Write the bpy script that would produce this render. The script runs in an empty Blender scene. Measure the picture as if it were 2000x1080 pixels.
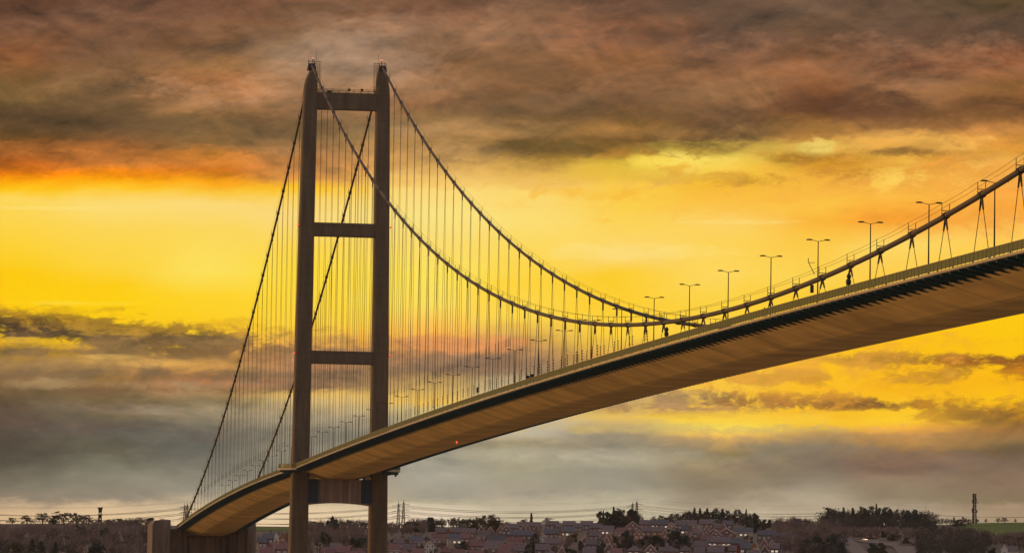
import bpy, math, random
from mathutils import Vector, Matrix, noise
R = math.radians
C = bpy.context.scene.collection
random.seed(7)

# ------------------------------------------------------------------ camera
CAM = Vector((-140.966, -1368.161, -0.438))
YAW, PITCH, ROLL, FPX = R(8.0556), R(3.9143), R(0.9472), 8719.0
FW = Vector((math.sin(YAW)*math.cos(PITCH), math.cos(YAW)*math.cos(PITCH), math.sin(PITCH)))
RT0 = Vector((math.cos(YAW), -math.sin(YAW), 0)); UP0 = RT0.cross(FW)
RT = RT0*math.cos(ROLL) + UP0*math.sin(ROLL); UP = UP0*math.cos(ROLL) - RT0*math.sin(ROLL)
cd = bpy.data.cameras.new('camera'); cam = bpy.data.objects.new('camera', cd); C.objects.link(cam)
m = Matrix((RT, UP, -FW)).transposed().to_4x4(); m.translation = CAM
cam.matrix_world = m
cd.sensor_width = 36; cd.lens = FPX/2000*36; cd.clip_start = 1; cd.clip_end = 60000
bpy.context.scene.camera = cam

# ------------------------------------------------------------------ exposure, sun
sc = bpy.context.scene
sc.view_settings.view_transform = 'Standard'; sc.view_settings.look = 'None'
sc.view_settings.exposure = 0; sc.view_settings.gamma = 1
SUN_AZ, SUN_EL = R(-58), R(3.0)          # azimuth from +Y towards +X
sd = bpy.data.lights.new('sun', 'SUN'); sun = bpy.data.objects.new('sun', sd); C.objects.link(sun)
sd.energy = 1.5; sd.angle = R(0.6); sd.color = (1.0, 0.52, 0.16)
sv = Vector((math.sin(SUN_AZ)*math.cos(SUN_EL), math.cos(SUN_AZ)*math.cos(SUN_EL), math.sin(SUN_EL)))
sun.rotation_euler = sv.to_track_quat('Z', 'Y').to_euler()

# ------------------------------------------------------------------ sky
def s2l(c):
    return tuple((x/255/12.92 if x/255 <= .04045 else ((x/255+.055)/1.055)**2.4) for x in c)
W = bpy.data.worlds.new('World'); sc.world = W; W.use_nodes = True
NT = W.node_tree; NT.nodes.clear(); LK = NT.links.new
class V:                                   # tiny expression helper over math nodes
    def __init__(s, o): s.o = o
    def _b(s, op, b, rev=False, clamp=False):
        n = NT.nodes.new('ShaderNodeMath'); n.operation = op; n.use_clamp = clamp
        a, b = (b, s) if rev else (s, b)
        for i, x in enumerate((a, b)):
            if isinstance(x, V): LK(x.o, n.inputs[i])
            else: n.inputs[i].default_value = x
        return V(n.outputs[0])
    def __add__(s, b): return s._b('ADD', b)
    def __sub__(s, b): return s._b('SUBTRACT', b)
    def __rsub__(s, b): return s._b('SUBTRACT', b, True)
    def __mul__(s, b): return s._b('MULTIPLY', b)
    def atan2(s, b): return s._b('ARCTAN2', b)
    def max(s, b): return s._b('MAXIMUM', b)
    def min(s, b): return s._b('MINIMUM', b)
    def asin(s): return s._b('ARCSINE', 0.0)
def smooth(x, a, b, lo=0.0, hi=1.0, kind='SMOOTHSTEP'):
    n = NT.nodes.new('ShaderNodeMapRange'); n.interpolation_type = kind
    LK(x.o, n.inputs['Value'])
    for k, v in (('From Min', a), ('From Max', b), ('To Min', lo), ('To Max', hi)): n.inputs[k].default_value = v
    return V(n.outputs['Result'])
def mixc(f, a, b, mode='MIX'):
    n = NT.nodes.new('ShaderNodeMix'); n.data_type = 'RGBA'; n.blend_type = mode
    if isinstance(f, V): LK(f.o, n.inputs[0])
    else: n.inputs[0].default_value = f
    for i, x in ((6, a), (7, b)):
        if isinstance(x, tuple): n.inputs[i].default_value = (*x, 1)
        else: LK(x, n.inputs[i])
    return n.outputs[2]
def comb(x, y, z=0.0):
    n = NT.nodes.new('ShaderNodeCombineXYZ')
    for i, v in enumerate((x, y, z)):
        if isinstance(v, V): LK(v.o, n.inputs[i])
        else: n.inputs[i].default_value = v
    return n.outputs[0]
def nz(vec, scale, detail=5.0, rough=.55, dist=0.0, color=False):
    n = NT.nodes.new('ShaderNodeTexNoise'); n.inputs['Scale'].default_value = scale
    n.inputs['Detail'].default_value = detail; n.inputs['Roughness'].default_value = rough
    n.inputs['Distortion'].default_value = dist; LK(vec, n.inputs['Vector'])
    return V(n.outputs[0])
geo = NT.nodes.new('ShaderNodeTexCoord'); sep = NT.nodes.new('ShaderNodeSeparateXYZ')
LK(geo.outputs['Generated'], sep.inputs[0])
dx, dy, dz = (V(sep.outputs[i]) for i in range(3))
az = dx.atan2(dy)                                   # azimuth of the looked-at bit of sky, from +Y
el = dz.min(1.0).max(-1.0).asin()
u0 = (az - YAW)*8719.0                              # 8719 units per radian, u to the right
v0 = el*8719.0                                      # units above the horizon
uu = u0 + 1000.0
vv = (u0*0.0166 + 1136.5) - v0                      # cloud bands lie 1 degree off level
# warp so nothing has straight or smooth edges
P1 = comb(uu*0.0022, vv*0.0080)
P2 = comb(uu*0.0085 + vv*0.002, vv*0.019)
P3 = comb(uu*0.022 + vv*0.004, vv*0.050)
P4 = comb(uu*0.0022 + 7.3, vv*0.0080 + 3.1)
n1 = nz(P1, 1.0, 3.0) - .5; n2 = (nz(P2, 1.0, 6.0, .65, .35) - .5)*1.9; n3 = (nz(P3, 1.0, 6.0, .7, .5) - .5)*1.9; n4 = (nz(P4, 1.0, 8.0, .64, .6) - .5)*1.25
uw = uu + n1*150.0 + n2*50.0
vw = vv + n4*26.0 + n2*15.0 + n3*7.0
COLS = {
15: [(-20,95,62,42),(30,105,70,50),(60,118,80,58),(85,152,98,62),(110,138,85,50),(160,122,88,50),(200,120,92,52),(228,96,73,47),(272,102,72,35),(300,158,92,38),(322,172,90,25),(343,235,125,5),(358,255,165,0),(376,255,200,20),(395,253,215,90),(440,253,212,75),(500,254,208,40),(540,255,203,0),(640,255,205,0),(660,240,185,20),(685,180,135,40),(715,152,120,75),(745,140,102,58),(765,100,80,50),(830,88,74,62),(885,68,66,55),(905,73,71,59),(925,100,95,80),(950,122,116,98),(972,128,118,98),(984,185,160,128),(1005,218,184,140)],
215: [(-20,112,74,56),(40,124,86,63),(90,118,82,55),(170,135,100,65),(240,98,76,48),(270,120,85,50),(330,195,115,45),(345,240,135,5),(358,255,170,5),(375,255,200,40),(395,253,217,110),(410,254,220,115),(450,253,214,85),(520,254,212,60),(560,255,205,10),(600,255,208,0),(660,250,195,20),(685,160,125,60),(702,205,158,80),(715,170,130,78),(738,145,110,58),(755,130,98,62),(780,108,92,60),(800,130,110,85),(815,100,92,68),(838,98,86,75),(862,85,84,68),(885,90,88,72),(930,130,128,108),(975,140,130,112),(985,212,183,145),(1005,225,195,150)],
410: [(-20,103,70,54),(30,128,85,60),(60,105,72,45),(95,122,85,55),(130,160,115,70),(160,170,112,65),(215,165,118,72),(240,124,91,55),(288,133,99,56),(310,205,128,42),(335,208,115,28),(360,255,170,20),(375,253,200,60),(400,253,218,120),(450,253,216,90),(530,254,225,90),(580,255,212,40),(640,255,205,25),(672,250,195,45),(695,170,125,65),(712,205,152,75),(735,176,122,68),(753,180,120,78),(763,140,105,68),(775,165,130,88),(788,132,114,78),(803,158,140,108),(825,122,114,92),(845,106,98,84),(870,96,98,88),(965,147,142,124),(1005,228,200,158)],
600: [(-20,120,84,60),(50,135,96,66),(90,147,117,88),(120,162,130,102),(160,180,136,96),(190,160,117,82),(240,127,97,64),(270,132,104,66),(300,175,125,75),(330,205,140,75),(350,222,152,70),(368,253,195,30),(390,253,212,100),(420,253,218,125),(480,254,215,80),(530,254,218,60),(600,254,215,60),(640,255,210,60),(670,245,180,70),(700,195,135,88),(730,160,120,85),(760,152,116,82),(772,235,190,100),(785,225,190,120),(810,165,150,120),(850,145,136,114),(900,140,134,116),(945,160,150,128),(975,210,188,152),(1000,232,206,165)],
855: [(-20,105,76,52),(25,115,79,59),(60,160,115,82),(120,125,90,58),(165,165,120,82),(205,149,105,68),(230,152,115,70),(250,185,142,92),(280,165,125,70),(312,205,158,86),(335,225,175,95),(360,253,215,120),(420,253,228,130),(480,254,222,110),(540,255,228,90),(600,255,222,90),(650,253,185,80),(690,215,150,85),(720,155,120,85),(760,205,168,95),(785,238,190,85),(800,210,185,120),(830,155,144,120),(880,130,126,111),(905,158,154,136),(930,172,166,148),(970,160,154,136),(980,175,168,140),(992,215,200,170),(1005,228,208,180)],
1015: [(-20,106,79,59),(50,132,94,66),(120,142,102,67),(180,126,90,57),(220,112,84,54),(262,160,118,68),(290,115,88,44),(310,160,122,54),(340,230,180,85),(370,253,215,110),(430,253,222,115),(500,254,216,85),(560,254,212,60),(620,255,215,75),(650,228,178,82),(680,178,133,86),(710,142,112,82),(750,180,160,120),(820,200,188,160),(845,190,180,155),(855,184,170,140),(870,150,138,105),(885,182,174,142),(905,165,158,130),(960,158,150,130),(985,190,178,150),(1010,200,186,155)],
1210: [(-20,108,77,58),(20,105,75,58),(50,155,102,68),(75,143,89,54),(110,150,101,62),(160,118,84,55),(205,115,82,52),(240,140,100,50),(258,167,119,62),(275,114,83,42),(300,172,124,50),(325,225,185,60),(360,253,205,70),(400,253,208,75),(450,253,212,90),(500,253,215,110),(540,254,205,40),(600,255,208,50),(650,255,210,60),(700,210,160,75),(760,205,170,110),(790,200,165,100),(815,228,188,95),(830,195,170,115),(850,150,138,114),(878,150,140,120),(893,188,179,153),(920,152,146,126),(955,152,147,128),(985,190,180,152),(1010,200,188,155)],
1410: [(-20,108,82,65),(50,96,73,56),(90,122,84,63),(140,142,99,66),(180,150,108,70),(210,122,87,57),(245,118,85,55),(270,117,87,53),(290,170,140,60),(310,238,203,84),(330,248,203,70),(360,245,182,50),(390,250,192,60),(430,254,210,100),(480,254,212,85),(540,254,215,90),(600,254,210,60),(700,250,200,60),(760,250,196,60),(800,248,195,55),(835,255,226,80),(845,255,205,80),(855,208,164,95),(870,176,146,94),(885,145,125,80),(900,165,148,110),(922,148,130,99),(950,135,122,98),(975,147,133,112),(992,175,158,132),(1005,192,181,151)],
1610: [(-20,115,88,68),(25,117,89,67),(60,99,75,52),(85,120,80,52),(120,147,96,60),(150,158,102,62),(190,120,75,45),(215,110,69,42),(240,145,100,50),(270,167,119,56),(290,235,182,80),(310,200,140,42),(330,225,160,45),(350,245,180,60),(400,253,200,70),(430,252,182,55),(470,253,200,70),(540,254,212,80),(600,254,200,30),(680,254,198,15),(760,254,190,30),(805,250,188,32),(828,250,195,40),(845,190,150,90),(870,137,120,94),(910,127,114,94),(940,142,131,110),(975,177,162,136),(1005,184,168,140)],
1740: [(-20,104,79,61),(40,98,75,55),(90,110,80,60),(130,120,78,55),(170,150,105,70),(200,153,107,67),(230,115,79,48),(255,150,105,60),(275,232,172,80),(295,220,157,66),(315,240,180,68),(350,254,210,90),(400,253,178,58),(430,252,165,45),(480,254,215,100),(600,254,195,20),(680,254,192,15),(760,252,184,15),(820,255,206,38),(838,250,178,60),(850,193,144,80),(870,172,129,70),(890,140,108,72),(905,144,110,82),(916,120,95,75),(937,143,121,97),(970,140,126,100),(1005,172,156,131)],
1975: [(-20,104,82,60),(20,85,68,43),(50,102,78,60),(90,98,72,55),(112,112,66,42),(150,160,102,62),(180,140,95,50),(210,104,69,42),(238,130,88,48),(262,196,131,65),(300,216,147,52),(330,250,195,90),(380,253,167,66),(420,253,185,75),(460,254,200,90),(560,255,205,20),(640,255,200,0),(700,255,195,0),(745,252,184,0),(780,255,195,0),(802,222,152,12),(825,150,105,45),(850,150,108,60),(868,136,107,64),(885,102,85,58),(902,100,84,60),(930,125,102,78),(955,132,110,88),(980,126,112,82),(991,165,140,112),(1010,164,142,112)],
}
T0, T1 = -20.0, 1140.0
tpos = smooth(vw, T0, T1, kind='LINEAR')
col = None; px_ = None
for X, st in sorted(COLS.items()):
    n = NT.nodes.new('ShaderNodeValToRGB'); LK(tpos.o, n.inputs[0]); cr = n.color_ramp
    for i, s in enumerate(st):
        p = (s[0]-T0)/(T1-T0)
        e = cr.elements[i] if i < 2 else cr.elements.new(1.0)
        if i < 2: e.position = p
        else: e.position = p
        e.color = (*s2l(s[1:]), 1)
    if col is None: col = n.outputs[0]
    else: col = mixc(smooth(uw, px_, X), col, n.outputs[0])
    px_ = X
# individual clouds: (u, v, half width, half height, colour, softness, raggedness, strength)
fine = n2*1.0 + n3*.8
CL = [
 (150, 652, 250, 24, (84,66,42), .9, 2.0, 1.0), (20, 638, 110, 26, (78,60,40), .9, 2.0, 1.0), (340, 668, 160, 28, (100,76,44), 1.0, 2.2, 1.0),
 (380, 690, 130, 13, (110,84,50), .8, 2.4, .85), (120, 690, 160, 8, (125,96,58), .9, 2.4, .8), (520, 690, 110, 18, (190,130,80), .9, 1.6, .8), (430, 682, 130, 13, (120,88,50), 1.2, 2.4, .9), (60, 625, 120, 9, (120,88,32), 1.2, 2.6, .8),
 (60, 668, 80, 7, (245,190,40), .8, 2.5, .8), (310, 712, 75, 8, (238,180,90), 1.0, 1.8, .8), (210, 699, 70, 5, (232,184,95), 1.0, 1.8, .7),
 (900, 672, 120, 22, (230,150,90), 1.0, 1.4, .8), (930, 712, 180, 20, (142,112,86), 1.0, 1.6, .85), (700, 695, 150, 16, (150,115,85), 1.0, 1.6, .8),
 (270, 176, 44, 20, (196,136,92), 2.0, 3.0, .5), (322, 168, 34, 20, (204,146,102), 2.0, 3.0, .6), (380, 192, 70, 16, (180,130,90), 2.2, 3.2, .5), (455, 180, 44, 30, (186,134,98), 2.2, 3.0, .55), (565, 165, 50, 36, (190,142,102), 2.2, 2.4, .6),
 (700, 105, 130, 60, (166,136,112), 2.4, 2.4, .55), (1130, 70, 80, 44, (168,112,78), 2.2, 3.0, .6), (1445, 190, 60, 24, (162,116,74), 2.0, 3.0, .6), (900, 60, 120, 40, (152,112,82), 2.4, 3.2, .5),
 (250, 60, 260, 60, (128,92,68), 2.4, 4.0, .5), (100, 245, 240, 22, (92,68,44), 2.0, 3.4, .6), (480, 250, 160, 20, (110,86,54), 2.2, 3.4, .6), (60, 295, 240, 14, (178,108,48), 2.2, 3.6, .6), (420, 318, 180, 12, (200,124,54), 2.2, 3.6, .6),
 (1660, 205, 110, 26, (106,70,48), 1.8, 3.4, .8), (1500, 60, 320, 50, (98,76,60), 2.4, 4.0, .6), (1750, 120, 260, 34, (152,106,74), 2.4, 4.2, .6), (1300, 150, 260, 40, (146,102,68), 2.4, 4.2, .5), (1080, 215, 200, 26, (108,82,56), 2.2, 3.8, .6),
 (1330, 320, 60, 22, (252,226,105), 1.6, 3.6, .9), (1395, 325, 56, 26, (250,216,92), 1.6, 3.6, .9), (1270, 322, 50, 20, (248,214,80), 1.6, 3.4, .8), (1592, 292, 34, 18, (252,220,112), 1.5, 3.2, .9), (1480, 345, 120, 26, (250,196,66), 2.0, 4.0, .7),
 (1570, 314, 70, 12, (160,116,34), 1.8, 3.6, .8), (1420, 290, 180, 12, (190,160,66), 1.8, 3.6, .6), (1870, 290, 70, 16, (252,190,92), 1.8, 3.0, .8), (1850, 310, 90, 12, (186,126,48), 1.8, 3.2, .8), (1720, 330, 120, 16, (214,150,56), 2.0, 3.8, .7), (1950, 320, 90, 16, (226,160,74), 1.8, 3.4, .6), (1650, 380, 200, 18, (252,186,60), 2.2, 3.6, .6),
 (1780, 350, 300, 34, (236,160,62), 2.2, 5.0, .75), (1500, 400, 330, 24, (252,190,66), 2.2, 5.0, .6), (1880, 425, 200, 28, (244,150,50), 2.4, 4.0, .6), (1620, 335, 90, 14, (196,136,44), 1.6, 3.6, .75), (1760, 300, 90, 10, (150,106,52), 1.6, 3.4, .7), (1440, 352, 110, 12, (206,150,40), 1.8, 3.6, .6),
 (1085, 292, 140, 15, (102,80,42), 1.8, 3.4, .85), (960, 250, 120, 16, (170,126,74), 2.0, 3.6, .6), (1290, 262, 120, 13, (172,126,68), 2.0, 3.6, .6), (880, 300, 90, 20, (156,118,76), 2.0, 3.4, .6),
 (1000, 358, 260, 12, (240,185,92), 2.0, 3.4, .7), (1160, 378, 90, 12, (248,186,56), 2.0, 2.8, .7), (1230, 345, 160, 14, (226,180,64), 2.0, 3.6, .6),
 (1390, 792, 190, 20, (172,128,74), 1.5, 3.6, .92), (1330, 782, 130, 20, (168,134,94), 1.6, 3.4, .9), (1690, 790, 150, 12, (108,74,42), .9, 2.4, 1.0), (1500, 786, 130, 12, (150,104,56), 1.1, 2.6, .95), (1560, 778, 140, 15, (180,120,54), 1.6, 3.6, .85),
 (1490, 742, 70, 17, (182,132,62), 1.6, 3.4, .85), (1590, 741, 40, 14, (164,112,48), 1.6, 3.2, .85), (1755, 704, 140, 15, (140,96,42), 1.3, 3.0, .92), (1820, 732, 90, 17, (150,104,40), 1.6, 3.8, .8),
 (1925, 708, 140, 14, (126,72,32), .9, 2.4, 1.0), (1995, 724, 60, 20, (165,86,24), 1.4, 3.0, .9), (1850, 787, 90, 14, (196,128,34), 1.8, 3.6, .8), (1950, 806, 120, 20, (150,104,44), 1.6, 3.4, .85),
 (1700, 735, 300, 60, (238,166,30), 2.4, 5.5, .42), (1500, 700, 260, 40, (238,170,62), 2.4, 5.0, .55), (1450, 818, 200, 12, (252,206,60), 2.0, 3.6, .7), (1240, 742, 100, 22, (190,150,100), 2.0, 3.4, .75), (1350, 838, 320, 9, (212,180,104), 1.8, 3.6, .7),
 (200, 690, 420, 34, (160,124,74), 2.4, 5.0, .6), (250, 735, 420, 12, (104,88,66), 2.0, 4.0, .6), (150, 752, 300, 8, (166,140,98), 2.0, 3.6, .5), (330, 640, 200, 14, (214,160,30), 1.8, 5.0, .5), (100, 612, 160, 10, (200,150,22), 1.8, 4.5, .6),
 (90, 411, 90, 4, (255,230,130), 2.0, 2.0, .5), (1450, 436, 100, 4, (255,232,140), 2.0, 2.4, .5), (150, 596, 90, 4, (255,222,70), 2.0, 2.0, .4), (1230, 494, 160, 16, (254,226,130), 2.4, 3.0, .6),
 (285, 803, 60, 7, (142,132,116), 2.2, 2.8, .5), (1120, 888, 220, 10, (190,180,155), 2.2, 3.0, .6), (1720, 905, 260, 22, (118,98,84), 2.2, 3.0, .6), (500, 850, 300, 16, (100,100,90), 2.2, 3.4, .5), (1300, 880, 300, 20, (134,126,104), 2.2, 3.6, .5),
]
for (a, b, w, h, c, soft, rag, stg) in CL:
    du = (uu - a)*(1/w); dv = (vv - b)*(1/h)
    dd = 1.0 - (du*du + dv*dv) + fine*(rag*1.25) + n4*(rag*.5)
    col = mixc(smooth(dd, -soft*.6, soft*.9, 0, stg), col, s2l(c))
# cloud texture: fine mottling, strongest where the cloud is thick (dark)
bw = NT.nodes.new('ShaderNodeRGBToBW'); LK(col, bw.inputs[0]); thick = smooth(V(bw.outputs[0]), .60, .22)
PR = lambda k, o: comb(uu*(.0062*k) + vv*(.001*k), vv*(.0118*k) + o, 5.0)
def relief(k, off, det):
    a = nz(PR(k, 0.0), 1.0, det, .62, .5); b = nz(PR(k, off), 1.0, det, .62, .5); return a - b
r1 = relief(1.0, .24, 5.0)*2.9 + relief(2.7, .18, 6.0)*1.1
lit = (r1*thick)*smooth(vv, 950, 780, .3, 1)
PBW = comb(uu*.0046 + n2*.35, vv*.0125 + n2*.45, 2.0)
bill = nz(PBW, 1.0, 3.5, .5, .3)
bl = smooth(bill, .47, .56) - smooth(bill, .36, .47)*.2 - .4
top = smooth(vv, 380, 300, 0, 1)
gain = bl*thick*.20*(top*.8 + .2) + (n2*.17 + n3*.06 + n4*.34)*thick + lit*.46 + (n4*.04 + n2*.02 + 1.0)
gv = comb(gain + lit*.10, gain, gain - lit*.10)
col = mixc(1.0, col, gv, 'MULTIPLY')
# away from the sunset: overhead and behind the camera, a dim dusk sky (Sky Texture) behind grey cloud
st = NT.nodes.new('ShaderNodeTexSky'); st.sky_type = 'NISHITA'; st.sun_disc = False
st.sun_elevation = SUN_EL; st.sun_rotation = SUN_AZ
skyl = NT.nodes.new('ShaderNodeVectorMath'); skyl.operation = 'SCALE'; LK(st.outputs[0], skyl.inputs[0]); skyl.inputs[3].default_value = 0.08
PB = comb(dx*2.2, dy*2.2, dz*5.0)
ncl = nz(PB, 1.0, 6.0, .6)
dusk = mixc(smooth(ncl, .35, .65, .35, .95), skyl.outputs[0], (.48, .40, .385))
dusk = mixc(smooth(el, -.02, .0, 1, 0), dusk, (.10, .085, .07))
cosaz = az - R(-12.0)
k = NT.nodes.new('ShaderNodeMath'); k.operation = 'ABSOLUTE'; LK(cosaz.o, k.inputs[0])
glow = smooth(V(k.outputs[0]), .55, 1.7, 1, 0)*smooth(el, .135, .42, 1, 0)
col = mixc(glow, dusk, col)
# the clear sky above the haze is a little brighter than it looks through it
elc = el.max(.012); path = elc*0.0 + 1.0
dv_ = NT.nodes.new('ShaderNodeMath'); dv_.operation = 'DIVIDE'; dv_.inputs[0].default_value = 185*2.0e-5*.55; LK(elc.o, dv_.inputs[1])
ex = NT.nodes.new('ShaderNodeMath'); ex.operation = 'EXPONENT'; LK(dv_.outputs[0], ex.inputs[0])
gx = comb(V(ex.outputs[0]), V(ex.outputs[0]), V(ex.outputs[0])); col = mixc(1.0, col, gx, 'MULTIPLY')
bg = NT.nodes.new('ShaderNodeBackground'); LK(col, bg.inputs[0]); bg.inputs[1].default_value = 1.0
out = NT.nodes.new('ShaderNodeOutputWorld'); LK(bg.outputs[0], out.inputs[0])

# ------------------------------------------------------------------ helpers
def at(px, py, Y):
    """point of the plane y=Y seen at (px, py) of the 2000x1080 photograph (used only to survey real positions)"""
    d = FW*FPX + RT*(px-1000) - UP*(py-540)
    t = (Y-CAM.y)/d.y
    return CAM + d*t
def to_px(p):
    d = Vector(p)-CAM; z = d.dot(FW)
    return 1000+FPX*d.dot(RT)/z, 540-FPX*d.dot(UP)/z
MATS = {}
def mat(name, c, rough=.8, var=.18, scale=1.0, stretch=(1, 1, 1), metal=0.0, c2=None, bump=0.0, alpha=1.0, emit=None, rnd=0.0, spec=.5):
    if name in MATS: return MATS[name]
    m = bpy.data.materials.new(name); m.use_nodes = True; t = m.node_tree; n = t.nodes; b = n['Principled BSDF']
    b.inputs['Roughness'].default_value = rough; b.inputs['Metallic'].default_value = metal
    b.inputs['Specular IOR Level'].default_value = spec
    tc = n.new('ShaderNodeTexCoord'); mp = n.new('ShaderNodeMapping'); mp.inputs['Scale'].default_value = stretch
    t.links.new(tc.outputs['Object'], mp.inputs[0])
    nn = n.new('ShaderNodeTexNoise'); nn.inputs['Scale'].default_value = scale; nn.inputs['Detail'].default_value = 6; nn.inputs['Roughness'].default_value = .62
    t.links.new(mp.outputs[0], nn.inputs['Vector'])
    r = n.new('ShaderNodeValToRGB'); t.links.new(nn.outputs[0], r.inputs[0])
    d = c2 or tuple(x*(1-var*2) for x in c)
    r.color_ramp.elements[0].position = .3; r.color_ramp.elements[1].position = .7
    r.color_ramp.elements[0].color = (*d, 1); r.color_ramp.elements[1].color = (*(tuple(min(1, x*(1+var*.4)) for x in c)), 1)
    o = r.outputs[0]
    if rnd:
        oi = n.new('ShaderNodeObjectInfo'); mr = n.new('ShaderNodeMapRange'); t.links.new(oi.outputs['Random'], mr.inputs[0])
        mr.inputs[3].default_value = 1-rnd; mr.inputs[4].default_value = 1+rnd
        hs = n.new('ShaderNodeHueSaturation'); t.links.new(o, hs.inputs['Color']); t.links.new(mr.outputs[0], hs.inputs['Value']); o = hs.outputs[0]
    t.links.new(o, b.inputs['Base Color'])
    if bump:
        bu = n.new('ShaderNodeBump'); bu.inputs['Strength'].default_value = bump; t.links.new(nn.outputs[0], bu.inputs['Height']); t.links.new(bu.outputs[0], b.inputs['Normal'])
    b.inputs['Alpha'].default_value = alpha
    if emit:
        b.inputs['Emission Color'].default_value = (*emit[:3], 1); b.inputs['Emission Strength'].default_value = emit[3]
    MATS[name] = m; return m
class MB:
    def __init__(s): s.v = []; s.f = []
    def add(s, vs, fs):
        k = len(s.v); s.v += [tuple(v) for v in vs]; s.f += [tuple(i+k for i in f) for f in fs]; return s
    def box(s, x0, x1, y0, y1, z0, z1):
        return s.add([(x0,y0,z0),(x1,y0,z0),(x1,y1,z0),(x0,y1,z0),(x0,y0,z1),(x1,y0,z1),(x1,y1,z1),(x0,y1,z1)],
                     [(0,3,2,1),(4,5,6,7),(0,1,5,4),(1,2,6,5),(2,3,7,6),(3,0,4,7)])
    def tube(s, pts, r, n=6, cap=True):
        pts = [Vector(p) for p in pts]; rs = r if isinstance(r, (list, tuple)) else [r]*len(pts)
        rings = []
        for i, p in enumerate(pts):
            t = (pts[min(i+1, len(pts)-1)] - pts[max(i-1, 0)]).normalized()
            a = Vector((0, 0, 1)) if abs(t.z) < .9 else Vector((1, 0, 0))
            e1 = t.cross(a).normalized(); e2 = t.cross(e1)
            rings.append([p + (e1*math.cos(2*math.pi*j/n) + e2*math.sin(2*math.pi*j/n))*rs[i] for j in range(n)])
        vs = [v for g in rings for v in g]; fs = []
        for i in range(len(pts)-1):
            for j in range(n):
                k = (j+1) % n; fs.append((i*n+j, i*n+k, (i+1)*n+k, (i+1)*n+j))
        if cap: fs += [tuple(range(n))[::-1], tuple((len(pts)-1)*n+j for j in range(n))]
        return s.add(vs, fs)
    def loft(s, rings, closed=True, cap=True):
        n = len(rings[0]); vs = [v for g in rings for v in g]; fs = []
        for i in range(len(rings)-1):
            for j in range(n if closed else n-1):
                k = (j+1) % n; fs.append((i*n+j, i*n+k, (i+1)*n+k, (i+1)*n+j))
        if cap and closed: fs += [tuple(range(n))[::-1], tuple((len(rings)-1)*n+j for j in range(n))]
        return s.add(vs, fs)
    def mesh(s, name, m=None, smooth=False):
        me = bpy.data.meshes.new(name); me.from_pydata(s.v, [], s.f); me.update()
        if m: me.materials.append(m)
        if smooth: me.shade_smooth()
        return me
    def build(s, name, m, parent=None, loc=(0, 0, 0), rz=0, smooth=False):
        return link(name, s.mesh(name, m, smooth), parent, loc, rz)
def link(name, data, parent=None, loc=(0, 0, 0), rz=0):
    o = bpy.data.objects.new(name, data); C.objects.link(o); o.parent = parent; o.location = loc; o.rotation_euler = (0, 0, rz); return o
def tag(o, label=None, cat=None, group=None, kind=None):
    if label: o['label'] = label
    if cat: o['category'] = cat
    if group: o['group'] = group
    if kind: o['kind'] = kind
    return o
def empty(name, loc=(0, 0, 0), rz=0, parent=None):
    o = link(name, None, parent, loc, rz); o.empty_display_size = 1; return o
def copy_tree(o, parent=None):
    c = o.copy(); C.objects.link(c); c.parent = parent
    for ch in list(o.children): copy_tree(ch, c)
    return c
ORD = ['first','second','third','fourth','fifth','sixth','seventh','eighth','ninth','tenth','eleventh','twelfth','thirteenth','fourteenth','fifteenth','sixteenth','seventeenth','eighteenth','nineteenth','twentieth']
ORD += ['twenty-'+x for x in ORD[:9]] + ['thirtieth'] + ['thirty-'+x for x in ORD[:9]] + ['fortieth'] + ['forty-'+x for x in ORD[:9]] + ['fiftieth']

# ------------------------------------------------------------------ materials
concrete = mat('tower_concrete', (.175,.132,.086), .85, .2, .5, (1.3, 1.3, .16), bump=.1)
def pour_lines(m, period, width, amt):
    t = m.node_tree; n = t.nodes; b = n['Principled BSDF']; tc = n.new('ShaderNodeTexCoord'); sp = n.new('ShaderNodeSeparateXYZ'); t.links.new(tc.outputs['Object'], sp.inputs[0])
    md = n.new('ShaderNodeMath'); md.operation = 'PINGPONG'; md.inputs[1].default_value = period/2; t.links.new(sp.outputs[2], md.inputs[0])
    mr = n.new('ShaderNodeMapRange'); mr.inputs[2].default_value = width; mr.inputs[3].default_value = 1-amt; t.links.new(md.outputs[0], mr.inputs[0])
    src = b.inputs['Base Color'].links[0].from_socket; vm = n.new('ShaderNodeVectorMath'); vm.operation = 'SCALE'
    t.links.new(src, vm.inputs[0]); t.links.new(mr.outputs[0], vm.inputs[3]); t.links.new(vm.outputs[0], b.inputs['Base Color'])
pour_lines(concrete, 3.0, .3, .14)
concrete2 = mat('pier_concrete', (0.4615,0.3231,0.2462), .9, .3, .36, (1.6, 1.6, .16), c2=(0.1154,0.1231,0.1538))  # vertical weather streaks, with the portal beam's blue shade put into their dark tone
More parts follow.
